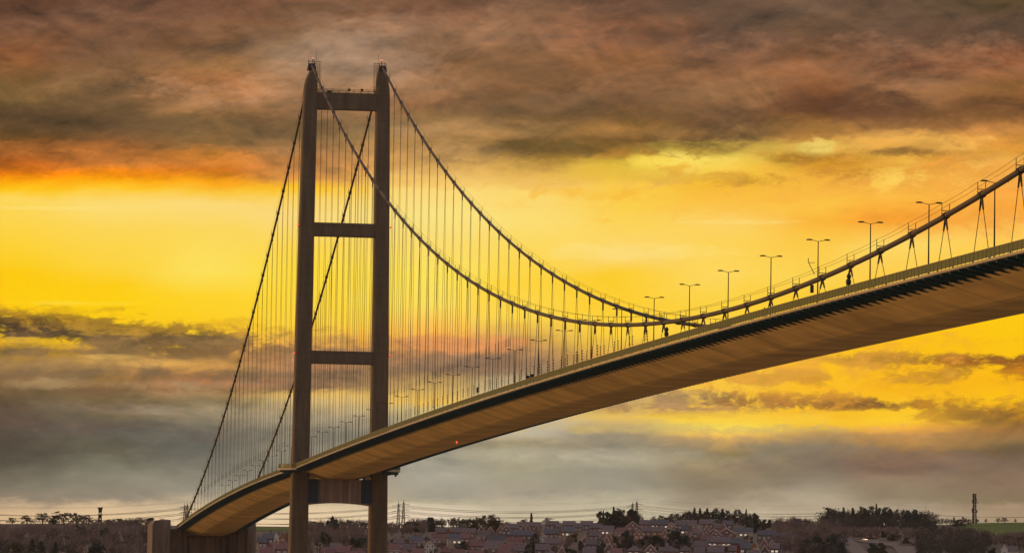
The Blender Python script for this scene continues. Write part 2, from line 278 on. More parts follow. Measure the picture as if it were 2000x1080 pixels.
def girder_mat():
    m = mat('girder_paint', (0.8214,0.5893,0.2589), .55, .10, .10, (1, .35, 1)); t = m.node_tree; n = t.nodes; b = n['Principled BSDF']
    tc = n.new('ShaderNodeTexCoord'); sp = n.new('ShaderNodeSeparateXYZ'); t.links.new(tc.outputs['Object'], sp.inputs[0])
    def line(axis, period, width, amt, prev):
        md = n.new('ShaderNodeMath'); md.operation = 'PINGPONG'; md.inputs[1].default_value = period/2; t.links.new(sp.outputs[axis], md.inputs[0])
        mr = n.new('ShaderNodeMapRange'); mr.inputs[1].default_value = 0; mr.inputs[2].default_value = width; mr.inputs[3].default_value = 1-amt; mr.inputs[4].default_value = 1
        t.links.new(md.outputs[0], mr.inputs[0])
        if prev is None: return mr.outputs[0]
        mu = n.new('ShaderNodeMath'); mu.operation = 'MULTIPLY'; t.links.new(prev, mu.inputs[0]); t.links.new(mr.outputs[0], mu.inputs[1]); return mu.outputs[0]
    o = line(1, 18.1, .5, .45, None); o = line(1, 4.525, .2, .05, o); o = line(0, 3.1, .12, .2, o)
    # transverse dirt streaks
    mp = n.new('ShaderNodeMapping'); mp.inputs['Scale'].default_value = (.14, .22, .4); t.links.new(tc.outputs['Object'], mp.inputs[0])
    ns = n.new('ShaderNodeTexNoise'); ns.inputs['Scale'].default_value = .5; ns.inputs['Detail'].default_value = 5; t.links.new(mp.outputs[0], ns.inputs['Vector'])
    mr = n.new('ShaderNodeMapRange'); mr.inputs[1].default_value = .35; mr.inputs[2].default_value = .62; mr.inputs[3].default_value = .66; mr.inputs[4].default_value = 1.05; t.links.new(ns.outputs[0], mr.inputs[0])
    mu = n.new('ShaderNodeMath'); mu.operation = 'MULTIPLY'; t.links.new(o, mu.inputs[0]); t.links.new(mr.outputs[0], mu.inputs[1])
    src = b.inputs['Base Color'].links[0].from_socket
    vm = n.new('ShaderNodeVectorMath'); vm.operation = 'SCALE'; t.links.new(src, vm.inputs[0]); t.links.new(mu.outputs[0], vm.inputs[3]); t.links.new(vm.outputs[0], b.inputs['Base Color'])
    return m
girder = girder_mat()
shade_blue = mat('bracket_steel_shade_blue', (.016,.095,.15), .5, .2, 1.5)  # blue shade under the walkway, put into the colour of the steel
slabm = mat('fascia_cream', (0.5636,0.4545,0.3091), .7, .12, .6, (1, .3, 1))
railm = mat('parapet_green', (0.1043,0.1304,0.04348), .5, .1, .8, alpha=.88)
postm = mat('parapet_post_green', (0.2609,0.2348,0.1217), .5, .1, .8)
cablem = mat('cable_paint', (0.08846,0.06538,0.05), .6, .15, .8, (1, .2, 1))
hangm = mat('hanger_rope', (0.1167,0.075,0.04167), .7, .1, 1)
darksteel = mat('dark_steel', (0.0375,0.03167,0.02833), .6, .2, 1.0)
asph = mat('asphalt', (.05,.05,.05), .9, .15, .5)
redlamp = mat('aviation_light', (.6,.05,.03), .4, .05, 1, emit=(1.0,.10,.05, 1.2))
redlamp2 = mat('beacon_light', (.7,.3,.25), .4, .05, 1, emit=(1.0,.30,.2, .7))

# ------------------------------------------------------------------ the bridge
ZT, S, D0, D1 = 158.0, 18.1, 16.82, 17.21
zm = lambda d: ZT - .3276281*d + .0002314*d*d
zs = lambda s: ZT - .3737744*s + .0002249*s*s
dm = lambda d: 33.3285 + .0171872*d - 1.39e-5*d*d
ds = lambda s: 33.3285 - .0066482*s - 3.41e-5*s*s
dk = lambda Y: dm(-Y) if Y <= 0 else ds(Y)
bridge = tag(empty('suspension_bridge', (0, 0, 0)), 'long suspension bridge with twin legged concrete tower and curved box deck under the sunset', 'bridge')
def spl(a, b, n): return [a+(b-a)*i/n for i in range(n+1)]
def sweep(prof, ys, name, m, parent, closed=True, smooth=False):
    b = MB(); b.loft([[(x, y, dk(y)+z) for x, z in prof] for y in ys], closed); return b.build(name, m, parent, smooth=smooth)
GP = [(-11,-.02),(-11.15,-.55),(-10.9,-1.0),(-7.6,-2.12),(-4.9,-2.95),(-3.6,-3.12),(3.6,-3.12),(4.9,-2.95),(7.6,-2.12),(10.9,-1.0),(11.15,-.55),(11,-.02)]
GP = GP[::-1]
for (ya, yb, nseg, lab) in ((-1410, -4.2, 156, 'main span deck'), (4.2, 531, 58, 'side span deck')):
    ys = spl(ya, yb, nseg)
    deck = tag(sweep(GP, ys, 'deck', girder, bridge), 'brown painted box girder of the '+lab.replace(' deck', ''))
    sweep([(10.8,.0),(-10.8,.0),(-10.8,.06),(10.8,.06)], ys, 'road_surface', asph, deck)
    for s in (-1, 1):
        pr = [(s*11.16,-.30),(s*14.22,-.30),(s*14.25,-.27),(s*14.25,.02),(s*11.16,.02)]
        if s > 0: pr = pr[::-1]
        sweep(pr, ys, 'walkway', slabm, deck)
        pn = [(s*14.15,.17),(s*14.15,1.18),(s*14.11,1.18),(s*14.11,.17)]
        sweep(pn, ys, 'parapet_panel', railm, deck)
        sweep([(s*14.18,1.18),(s*14.18,1.25),(s*14.06,1.25),(s*14.06,1.18)], ys, 'handrail', postm, deck)
        if lab[0] == 'm' or s < 0:
            b = MB(); n = int((yb-ya)/2.0111)
            for i in range(n):
                y = ya+.4+i*2.0111; z = dk(y); b.box(s*14.165-.03, s*14.165+.03, y-.04, y+.04, z-.0, z+1.2)
            tag(b.build('parapet_post', postm, deck), kind='stuff')
        b = MB()                                                       # inner crash barrier
        for zz in (.45, .8): b.tube([(s*10.9, y, dk(y)+zz) for y in ys], .05, 4)
        for i in range(int((yb-ya)/4)):
            y = ya+1+i*4; b.box(s*10.9-.05, s*10.9+.05, y-.05, y+.05, dk(y), dk(y)+.85)
        b.build('crash_barrier', darksteel, deck)
    # cantilever brackets under the walkway
    def brk(s):
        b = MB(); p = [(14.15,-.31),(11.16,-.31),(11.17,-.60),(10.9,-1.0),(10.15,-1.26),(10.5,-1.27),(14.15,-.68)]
        b.loft([[(s*x, t, z) for x, z in p] for t in (-.09, .09)]); return b.mesh('bracket', shade_blue)
    bm_ = {s: brk(s) for s in (-1, 1)}
    near = []
    nn_ = int((yb-ya)/4.525)
    for i in range(nn_):
        y = ya + 2.2 + i*4.525
        for s in (-1, 1): near.append((s, y))
    if lab[0] == 'm':
        vis = sorted([q for q in near if q[0] < 0 and -905 < q[1]], key=lambda q: q[1])[:100]
    else: vis = [q for q in near if q[0] < 0]
    if lab[0] == 's': vis = vis[:100]
    vs_ = set(vis); b = MB()
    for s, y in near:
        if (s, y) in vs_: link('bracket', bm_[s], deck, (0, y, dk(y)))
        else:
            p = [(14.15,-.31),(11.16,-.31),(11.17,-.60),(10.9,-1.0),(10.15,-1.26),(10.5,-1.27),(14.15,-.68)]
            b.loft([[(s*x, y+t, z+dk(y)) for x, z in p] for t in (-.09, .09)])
    tag(b.build('bracket', shade_blue, deck), kind='stuff')
    # longitudinal edge stringer and walkway soffit, the shade there put into its dark blue colour
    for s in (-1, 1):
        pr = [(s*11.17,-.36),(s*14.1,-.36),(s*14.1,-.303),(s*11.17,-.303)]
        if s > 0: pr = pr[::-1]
        sweep(pr, ys, 'walkway_soffit', shade_blue, deck)

# tower
tower = tag(empty('tower', (0, 0, 0), parent=bridge), 'tall concrete tower of two legs joined by four crossbeams')
legp = [(-8,12.4,5.7,6.4,0),(12,12.25,5.5,6.2,0),(33,12.1,5.2,5.9,0),(66,11.92,4.92,5.6,0),(99,11.7,4.65,5.3,0),(130,11.45,4.35,5.0,0),(149,11.25,4.15,4.8,0),
        (151.5,11.25,4.1,4.7,.18),(153.5,11.25,4.0,4.5,.55),(155.2,11.25,3.7,4.2,1.1),(156.3,11.2,3.2,3.9,1.5)]
for s in (-1, 1):
    b = MB(); rings = []
    for z, cx, w, d, cut in legp:
        x0, x1 = cx-w/2, cx+w/2-cut; c = .45
        q = [(x0+c,-d/2),(x1-c,-d/2),(x1,-d/2+c),(x1,d/2-c),(x1-c,d/2),(x0+c,d/2),(x0,d/2-c),(x0,-d/2+c)]
        q = [(s*x, y, z) for x, y in q]
        rings.append(q if s > 0 else q[::-1])
    b.loft(rings); leg = b.build('leg', concrete, tower)
    # saddle housing, beacons, masts
    b = MB()
    b.loft([[(s*(11.0+a*wx), bb*wy, z) for a, bb in ((-1,-1),(1,-1),(1,1),(-1,1))] for z, wx, wy in ((156.3,1.25,1.8),(157.6,1.15,1.5),(158.3,.8,1.0))])
    b.build('saddle_housing', darksteel, tower)
    b = MB(); b.tube([(s*10.7,-1.0,157.8),(s*10.7,-1.0,159.4)], .12, 6); b.tube([(s*10.7,-1,159.4),(s*10.7,-1,159.6)], .3, 8)
    lt = b.build('beacon', darksteel, tower)
    MB().tube([(s*10.7,-1,159.6),(s*10.7,-1,159.9),(s*10.7,-1,160.2)], [.28,.36,.16], 8).build('lamp', redlamp2, tower)
    b = MB()
    for (x, y, z0, z1, r) in ((9.6,-.6,156,161.9,.05),(11.9,.8,156.5,159.6,.09),(12.1,-.9,156.5,159.0,.08),(10.1,.5,157,159.4,.11),(10.0,-1.1,157,159.0,.10)):
        b.tube([(s*x, y, z0), (s*x, y, z1)], r, 5)
    for z in (158.3, 159.0): b.tube([(s*9.7,-1,z),(s*12,-1,z)], .05, 4); b.tube([(s*9.7,1,z),(s*12,1,z)], .05, 4)
    b.build('antenna_mast', darksteel, tower)
    b = MB(); xi = 8.95                                                # caged ladder on the inner face
    for xx in (xi-.35, xi+.25):
        b.tube([(s*xx,-1.2,149.6),(s*xx,-1.2,159.2)], .06, 4)
    for i in range(13): z = 149.9+i*.74; b.box(min(s*(xi-.75), s*(xi+.6)), max(s*(xi-.75), s*(xi+.6)), -1.3, -1.1, z, z+.09)
    b.tube([(s*(xi-.75),-1.2,149.6),(s*(xi-.75),-1.2,159.2)], .035, 4)
    b.build('ladder', darksteel, tower)
    for z, cx, w in ((108.2,11.63,4.57),(68.6,11.9,4.9)):
        b = MB(); b.box(min(s*(cx+w/2), s*(cx+w/2+.5)), max(s*(cx+w/2), s*(cx+w/2+.5)), -2.0, -1.6, z-.35, z-.2)
        x = s*(cx+w/2+.45); bb = b.build('light_bracket', darksteel, tower)
        MB().tube([(x,-1.9,z-.2),(x,-1.9,z+.1),(x,-1.9,z+.35)], [.22,.28,.12], 7).build('warning_light', redlamp, tower)
for i, (z0, z1, dpt) in enumerate(((144.3,149.4,3.9),(105.0,109.1,4.2),(65.7,69.6,4.6))):
    zz = (z0+z1)/2
    b = MB(); xin = 9.75; y = dpt/2
    b.loft([[(x, -y, z0),(x, -y, z1),(x, y, z1),(x, y, z0)] for x in (-xin, xin)]); b.build('crossbeam', concrete, tower)
b = MB()                                                              # railing on the top crossbeam
for zz in (149.95, 150.5):
    for yy in (-1.8, 1.8): b.tube([(-9.1, yy, zz), (9.1, yy, zz)], .045, 4)
for x in spl(-9.0, 9.0, 8):
    for yy in (-1.8, 1.8): b.tube([(x, yy, 149.4), (x, yy, 150.55)], .05, 4)
for x in (.6, 4.6): b.tube([(x,-1.2,149.4),(x,-1.2,151.3)], .09, 5); b.box(x-.3, x+.5, -1.3, -1.1, 150.2, 150.8)
b.box(-6.2,-4.8,-1,-.2,149.4,150.0)
b.build('handrail', darksteel, tower)
# portal beam under the deck: arched soffit, recessed panel, corner buttresses
b = MB(); n = 16; xs = spl(-9.8, 9.8, n)
zb = lambda x: 22.2 + .75*(1-(x/9.8)**2)
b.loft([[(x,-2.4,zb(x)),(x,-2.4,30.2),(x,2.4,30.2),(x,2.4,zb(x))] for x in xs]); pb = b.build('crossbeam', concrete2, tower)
for s in (-1, 1):
    b = MB(); b.loft([[(s*x,-y,z) for x, y in ((9.75,3.0),(6.6,2.42),(6.6,2.3),(9.75,2.3))] for z in (23.0,30.15)]); b.build('haunch', mat('corner_shade_concrete', (0.04545,0.09091,0.1545), .8, .2, .5, (1.5,1.5,.2)), tower)  # shade in the beam corners is put into the haunch colour
    b = MB(); b.box(min(s*7.6,s*9.5), max(s*7.6,s*9.5), -3.3, 3.3, 30.2, 31.0); b.box(min(s*7.9,s*9.1), max(s*7.9,s*9.1), -2.6, 2.6, 31.0, 31.9); b.build('bearing', slabm, tower)
zd = 33.33
b = MB(); b.box(-9.0, 9.0, -4.15, 4.15, zd-1.0, zd+.05); b.box(-7, 7, -3.4, 3.4, zd-1.9, zd-1.0); b.build('tower_roadway', girder, tower)
for s in (-1, 1):                                                    # walkway bulging round the leg
    ou = [(14.25,-9.5),(15.6,-8.2),(17.6,-5.2),(18.5,-3.6),(18.5,3.6),(17.6,5.2),(15.6,8.2),(14.25,9.5)]
    inn = [(11.2,-9.5),(12.9,-6.5),(14.85,-3.9),(14.95,-3.2),(14.95,3.2),(14.85,3.9),(12.9,6.5),(11.2,9.5)]
    def ring(z, off=0): return [(s*(x+off), y, z) for x, y in ou], [(s*x, y, z) for x, y in inn]
    o0, i0 = ring(zd-.62); o1, i1 = ring(zd+.03)
    b = MB(); b.loft([list(v) for v in zip(i0, i1, o1, o0)]); plat = b.build('walkway_platform', slabm, tower)
    b = MB(); o2, _ = ring(zd+.15,-.08); o3, _ = ring(zd+1.15,-.08); o4, _ = ring(zd+1.15,-.13); o5, _ = ring(zd+.15,-.13)
    b.loft([list(v) for v in zip(o2, o3, o4, o5)]); b.build('parapet_panel', railm, tower)
    b = MB()
    for j in range(7):
        a, c = Vector(ou[j]), Vector(ou[j+1])
        for k in range(max(1, int((c-a).length/1.6))):
            p = a.lerp(c, k/max(1, int((c-a).length/1.6))); b.tube([(s*(p.x-.05), p.y, zd), (s*(p.x-.05), p.y, zd+1.25)], .05, 4)
    b.tube([(s*(x-.1), y, zd+1.25) for x, y in ou], .06, 4); b.build('handrail', postm, tower)
    b = MB()
    for y in (-6.2,-3.4, 0, 3.4, 6.2):
        xo = 18.2 if abs(y) < 4 else 16.4; xi_ = 14.8 if abs(y) < 4 else 12.6
        b.loft([[(s*x, y+t, z) for x, z in ((xo,zd-.65),(xi_,zd-.65),(xi_,zd-1.7),(xo-.6,zd-1.1))] for t in (-.2, .2)])
    b.box(min(s*15,s*17.8), max(s*15,s*17.8), -4.6, -4.2, zd-1.5, zd-.66)
    b.tube([(s*17,-4.2,zd-2.0),(s*17,-4.2,zd-1.2)], .35, 6)
    b.build('platform_beam', shade_blue, tower)
# pier base in the river
b = MB()
for s in (-1, 1): b.tube([(s*12.4,0,-9),(s*12.4,0,-1.0)], 8.0, 28)
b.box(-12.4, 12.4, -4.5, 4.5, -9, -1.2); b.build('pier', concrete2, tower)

# main cables with bands, stanchions, hand ropes
bandm = MB().tube([(0,-.65,0),(0,.65,0)], .47, 10).mesh('cable_band', darksteel)
stm = MB()
for s in (-1, 1): stm.tube([(s*.48,0,-.1),(s*.48,0,1.4)], .05, 5)
stm.tube([(-.48,0,.55),(.48,0,.55)], .05, 4); stm = stm.mesh('stanchion', darksteel)
hang = []
for s in (-1, 1):
    pts = [(s*11.0, -d, zm(d)) for d in spl(1410, 0, 156)] + [(s*11.0, d, zs(d)) for d in spl(0, 534, 59)[1:]]
    mc = tag(MB().tube(pts, .36, 10).build('main_cable', cablem, bridge, smooth=True), 'left main cable nearer the camera' if s < 0 else 'right main cable farther from the camera')
    nodes = [(-(D0+k*S), zm(D0+k*S), -math.atan(-.3276281+2*.0002314*(D0+k*S))) for k in range(0, 53)]
    nodes += [(D1+k*S, zs(D1+k*S), math.atan(-.3737744+2*.0002249*(D1+k*S))) for k in range(0, 28)]
    for (y, z, sl) in nodes:
        if s > 0 and -y > 640: continue
        o = link('cable_band', bandm, mc, (s*11, y, z)); o.rotation_euler = (sl, 0, 0)
        o = link('stanchion', stm, mc, (s*11, y, z+.1))
        if y < -20 or y > 20: hang.append((s, y, z-.35))
        elif True: hang.append((s, y, z-.35))
    for q in (-.48, .48):
        b = MB()
        for yy in ([n for n in reversed(nodes[:53])], nodes[53:]):
            yy = sorted(yy)
            for a, c in zip(yy[:-1], yy[1:]):
                if s > 0 and -a[0] > 660: continue
                seg = []
                for t in (0, .25, .5, .75, 1):
                    Y = a[0]+(c[0]-a[0])*t; Z = zm(-Y) if Y < 0 else zs(Y)
                    seg.append((s*11+q, Y, Z+1.5-.10*math.sin(math.pi*t)))
                b.tube(seg, .028, 3, cap=False)
        b.build('hand_rope', darksteel, mc)
# hangers: inclined pairs meeting at a band, splayed 4.5 m each way at the deck
def hanger_geo(b, s, y, z, sg, off=(0, 0, 0)):
    yb = y+sg*4.525; zb_ = dk(yb)+.15
    if abs(yb) < 5: yb = math.copysign(5.5, y); zb_ = dk(yb)+.15
    top = Vector((s*11, y+sg*.12, z)); bot = Vector((s*11, yb, zb_)); L = (top-bot).length
    if L < 3: return
    dr = (bot-top)/L; o = Vector(off)
    b.tube([top-o, top+dr*min(1.7, L*.3)-o], [.17, .11], 5)
    b.tube([top+dr*min(1.6, L*.3)-o, bot-dr*.9-o], .046, 4, cap=False)
    b.tube([bot-dr*1.15-o, bot-o], [.11, .18], 5)
dampm = MB()
for i in range(4): dampm.tube([(0,0,i*.52),(0,0,i*.52+.2)], .13, 5)
dampm.tube([(0,0,0),(0,0,1.7)], .06, 4)
dampm = dampm.mesh('damper', darksteel)
allh = [(s, y, z, sg) for (s, y, z) in hang for sg in (-1, 1)]
def hsize(h):
    s, y, z, sg = h; L = max(0, z-dk(y)); return L/(1368+y) if y > -980 else 0
def hvis(h):
    px, py = to_px((h[0]*11, h[1], dk(h[1])+1.5)); 
    if px > 2010 or px < 340: return False
    return not (h[0] > 0 and h[1] < -505)
allh = [h for h in allh if (hvis(h) or h[1] < -860 and h[0] < 0)]
allh.sort(key=lambda h: -hsize(h)); firsts = [h for h in allh if h[1] > -885][:100]; fs_ = set(firsts)
rest = MB(); restd = MB()
def damp_at(h):
    s, y, z, sg = h; d = -y; L = z-dk(y)
    if s > 0: hh = 20 if 40 < d < 300 else (10 if d >= 300 else (9 if d < -60 else None))
    else: hh = None if d > 560 else 2.7 if d > 430 else (3.0 if 250 < d <= 430 else (9 if d < -60 else None))
    if hh is None or hh > L-3: return None
    yb = y+sg*4.525; t = hh/L; return Vector((s*11, yb+(y-yb)*t, dk(y)+hh))
for h in allh:
    s, y, z, sg = h
    dp = damp_at(h)
    if h in fs_:
        b = MB(); off = Vector((s*11, y, z)); hanger_geo(b, s, y, z, sg, off)
        if not b.v: continue
        o = b.build('hanger', hangm, bridge, off)
        if dp is not None: link('damper', dampm, o, dp-off)
    else:
        hanger_geo(rest, s, y, z, sg)
        if dp is not None:
            for i in range(4): rest.tube([dp+Vector((0,0,i*.52)), dp+Vector((0,0,i*.52+.2))], .17, 4)
tag(rest.build('hanger', hangm, bridge), kind='stuff')
# red navigation light below the main span
MB().tube([(0,-280,dk(-280)-3.7),(0,-280,dk(-280)-3.4),(0,-280,dk(-280)-3.1)], [.14,.24,.14], 7).build('navigation_light', redlamp, bridge)

# anchorage at the end of the side span
anchm = mat('anchorage_concrete', (.25,.185,.135), .9, .3, .36, (1.6, 1.6, .16), c2=(.07,.075,.085))
anch = tag(empty('concrete_anchorage', (0, 531, 0)), 'massive concrete anchorage block carrying the far end of the bridge deck', 'anchorage')
YA = 531
def zz(px, py, Y=YA): p = at(px, py, Y); return p.x, p.z
def ablk(px0, px1, pyt, y0, y1, name, m, lip=None, pyb=None):
    x0, zt = zz(px0, pyt, y0); x1, _ = zz(px1, pyt, y0); zb_ = -8 if pyb is None else zz(px0, pyb, y0)[1]
    b = MB(); c = .35
    b.loft([[(x0+e, y0-YA+e, z),(x1-e, y0-YA+e, z),(x1-e, y1-YA, z),(x0+e, y1-YA, z)] for z, e in ((zb_, 0),(zt-c, 0),(zt, c))]); return b.build(name, m, anch)
ablk(313, 333.5, 1014, 524, 560, 'buttress', anchm)
x0, zt = zz(298, 1024, 526); x1, _ = zz(313, 1014, 526); z1 = zz(313, 1014.5, 526)[1]
b = MB(); b.loft([[(x0, y, -8),(x1, y, -8),(x1, y, z1),(x0+1.2, y, z1-.3),(x0, y, zt)] for y in (526-YA, 560-YA)]); b.build('buttress', anchm, anch)
ablk(333.5, 366, 1032, 531, 560, 'wall', anchm)
ablk(366, 450, 1048, 534, 560, 'wall', anchm)
ablk(450, 466, 1040, 529, 560, 'buttress', anchm)
ablk(466, 484, 1030, 526.5, 560, 'buttress', anchm)
ablk(484, 500, 1021, 524, 560, 'buttress', anchm)
xa, za = zz(340, 1030, 530); xb_, _ = zz(498, 1024, 530)
b = MB(); b.box(xa, -9.5, 1, 29, 6, dk(531)-3.2); b.box(9.5, xb_, 1, 29, 6, dk(531)-2.2); b.box(-14.3, 14.3, 1.5, 70, dk(531)-3.1, dk(531)-.1); b.build('approach_wall', anchm, anch)

# lamps along the central reservation
def make_lamp():
    root = empty('street_lamp', (0, 0, 0)); H = 13.4
    MB().tube([(0,0,0),(0,0,3),(0,0,H)], [.16,.12,.075], 6).build('pole', darksteel, root)
    MB().tube([(-1.0,0,H+.22),(0,0,H),(1.0,0,H+.22)], .045, 5).build('arm', darksteel, root)
    for s in (-1, 1):
        b = MB(); b.loft([[(s*x, y, H+.22+z) for y, z in ((-w,0),(-w*.8,h),(w*.8,h),(w,0),(w*.6,-.06),(-w*.6,-.06))] for x, w, h in ((.9,.06,.06),(1.15,.17,.15),(1.6,.18,.15),(1.85,.06,.06))])
        b.build('lamp_head', darksteel, root)
    return root
proto = make_lamp(); first = True
lampY = [-(812.4-36.12*k) for k in range(-1, 36) if -(812.4-36.12*k) < 525]
for i, y in enumerate(lampY):
    if abs(y) < 5: y = 6
    o = proto if first else copy_tree(proto); first = False
    o.location = (0, y, dk(y)+.06)
    where = 'counted from the right edge'
    tag(o, f'{ORD[i]} twin armed road lamp from the right edge, on the '+('main span' if y < 0 else 'far side span'), 'street lamp', 'double armed lamps along the bridge deck')

# things fixed on or beside the walkway
def post_thing(name, label, cat, X, Y, parts):
    r = tag(empty(name, (X, Y, dk(Y)+.02)), label, cat)
    for nm, b, m in parts: b.build(nm, m, r)
    return r
post_thing('camera_mount', 'forked aerial and grey equipment box clamped to a lamp post right of the cable crossing', 'aerial mount', -.22, -702.7, [
    ('equipment_box', MB().box(-.62,-.16,-.25,.25,5.7,6.9), darksteel),
    ('aerial', MB().tube([(0,0,8.5),(-1.0,0,10.4),(-1.0,0,11.0)], .06, 5).tube([(0,0,10.3),(-1.0,0,10.3)], .04, 4), darksteel)])
def hoist(Y, lab, kz=0):
    b1 = MB().tube([(0,0,1.9),(0,0,2.2),(0,0,2.6),(0,0,2.8)], [.2,.38,.36,.18], 8); b2 = MB().tube([(.05,0,2.75),(.05,0,3.1),(.05,0,3.5)], [.2,.34,.16], 8)
    b3 = MB().tube([(0,0,0),(0,0,1.9)], .05, 5)
    post_thing('signal_beacon', lab, 'beacon', -11.9, Y, [('lens_housing', b1, darksteel), ('top_housing', b2, darksteel), ('bracket', b3, darksteel)])
hoist(-640, 'round dark twin beacon housing on a post below the cable, left of the cable crossing')
hoist(-780, 'round dark twin beacon housing under the near cable, towards the right end')
def dish(Y, lab): 
    post_thing('round_sign', lab, 'round sign', -12.6, Y, [('disc', MB().tube([(0,-.06,2.0),(0,.06,2.0)], .42, 16), darksteel), ('post', MB().tube([(0,.08,0),(0,.08,2.2)], .05, 5), darksteel)])
dish(-492, 'right one of two small round signs standing side by side above the parapet')
dish(-486, 'left one of two small round signs standing side by side above the parapet')
post_thing('small_sign', 'small dark sign post standing alone near the leftmost stretch of parapet', 'sign post', -12.8, -412, [('panel', MB().box(-.2,.2,-.05,.05,2.2,3.4), darksteel), ('post', MB().tube([(0,.1,0),(0,.1,2.6)], .06, 5), darksteel)])
# a walker on the near walkway: one skinned body
def person(X, Y, lab):
    me = bpy.data.meshes.new('person')
    J = [(0,0,.95),(0,0,1.2),(0,0,1.42),(0,0,1.52),(0,0.02,1.68),(0,0.02,1.78),(.2,0,1.40),(.27,.03,1.12),(.24,-.1,.88),(-.2,0,1.40),(-.27,.0,1.12),(-.25,-.16,.92),
         (.1,0,.90),(.12,-.12,.5),(.12,.05,.08),(.12,-.1,.04),(-.1,0,.90),(-.12,.12,.5),(-.12,.25,.10),(-.12,.12,.04)]
    E_ = [(0,1),(1,2),(2,3),(3,4),(4,5),(2,6),(6,7),(7,8),(2,9),(9,10),(10,11),(0,12),(12,13),(13,14),(14,15),(0,16),(16,17),(17,18),(18,19)]
    rr = [.16,.17,.16,.06,.10,.07,.07,.055,.04,.07,.055,.04,.095,.07,.05,.04,.095,.07,.05,.04]
    me.from_pydata(J, E_, []); me.materials.append(mat('dark_clothing', (0.02308,0.01923,0.01923), .9, .1)); me.update()
    o = link('person', me, None, (X, Y, dk(Y)+.02))
    md = o.modifiers.new('skin', 'SKIN'); o.modifiers.new('sub', 'SUBSURF').levels = 1
    for i, r in enumerate(rr): me.skin_vertices[0].data[i].radius = (r, r*.8)
    me.skin_vertices[0].data[0].use_root = True
    tag(o, lab, 'person')
person(-13.0, -728, 'person in dark clothes walking on the near walkway behind the parapet below the cable')

# ------------------------------------------------------------------ ground and water
YS0, YR = 590.0, 1850.0
SKY_ = [(-800,1016),(0,1022),(200,1021),(300,1025),(500,1027),(620,1028),(760,1030),(900,1028),(1000,1024),(1100,1021),(1250,1018),(1350,1016),(1480,1020),(1600,1024),(1700,1026),(1850,1025),(1900,1021),(2000,1019),(2800,1012)]
RIDGE = []
for px, py in SKY_: p = at(px, py, YR); RIDGE.append((p.x, p.z))
def ridge(x):
    if x <= RIDGE[0][0]: return RIDGE[0][1]
    for (a, h0), (b_, h1) in zip(RIDGE[:-1], RIDGE[1:]):
        if x <= b_: t = (x-a)/(b_-a); t = t*t*(3-2*t); return h0+(h1-h0)*t
    return RIDGE[-1][1]
def gz(x, y):
    if y < YS0: return -6.0 - (YS0-y)*.05
    xr = CAM.x + (x-CAM.x)*(YR-CAM.y)/(max(y, 700)-CAM.y)      # ridge height profile carried down each valley line
    hr = ridge(xr)
    if y < YR:
        t = (y-YS0)/(YR-YS0)
        h = -5 + 9*min(1, (y-YS0)/60) + (hr-4)*(t**1.12)
        return h + noise.noise(Vector((x*.008, y*.008, 3)))*1.6*min(1, t*3)*(1-t)
    t = min(1, (y-YR)/900)
    return hr*(1-t) + 33*t - 3*math.sin(math.pi*min(1, t*2)) 
def gridmesh(name, xs, ys, m, f, smooth=True):
    b = MB(); nx = len(xs)
    b.v = [(x, y, f(x, y)) for y in ys for x in xs]
    b.f = [(j*nx+i, j*nx+i+1, (j+1)*nx+i+1, (j+1)*nx+i) for j in range(len(ys)-1) for i in range(nx-1)]
    return b.build(name, m, smooth=smooth)
gm = mat('hill_ground', (0.1936,0.1464,0.1365), 1.0, .3, .02, c2=(0.07586,0.07241,0.04483), bump=.2)
hx = spl(-9000, -1500, 12)[:-1] + spl(-1500, 2400, 156) + spl(2400, 12000, 14)[1:]
hy = spl(540, 2200, 84) + spl(2200, 5200, 20)[1:] + spl(5200, 30000, 16)[1:]
tag(gridmesh('hillside', hx, hy, gm, gz), kind='structure')
wm = bpy.data.materials.new('river_water'); wm.use_nodes = True; t = wm.node_tree; b_ = t.nodes['Principled BSDF']
b_.inputs['Base Color'].default_value = (.42,.28,.12,1); b_.inputs['Roughness'].default_value = .12; b_.inputs['IOR'].default_value = 1.33
tc = t.nodes.new('ShaderNodeTexCoord'); wn = t.nodes.new('ShaderNodeTexNoise'); wn.inputs['Scale'].default_value = .35; wn.inputs['Detail'].default_value = 6; t.links.new(tc.outputs['Object'], wn.inputs['Vector'])
bu = t.nodes.new('ShaderNodeBump'); bu.inputs['Strength'].default_value = .5; bu.inputs['Distance'].default_value = .6; t.links.new(wn.outputs[0], bu.inputs['Height']); t.links.new(bu.outputs[0], b_.inputs['Normal'])
tag(MB().add([(-20000,-20000,-4),(20000,-20000,-4),(20000,640,-4),(-20000,640,-4)], [(0,1,2,3)]).build('river_water', wm), kind='structure')

def ground(px, py):
    """first ground point along the photographed direction, searched from the shore to the ridge"""
    y = 720.0; last = None
    while y < 2150:
        p = at(px, py, y)
        if p.z <= gz(p.x, y): return Vector((p.x, y, gz(p.x, y)))
        y += 8
    p = at(px, py, YR); return Vector((p.x, YR, gz(p.x, YR)))
def scale_at(Y): return FPX/((Y-CAM.y)/FW.y)

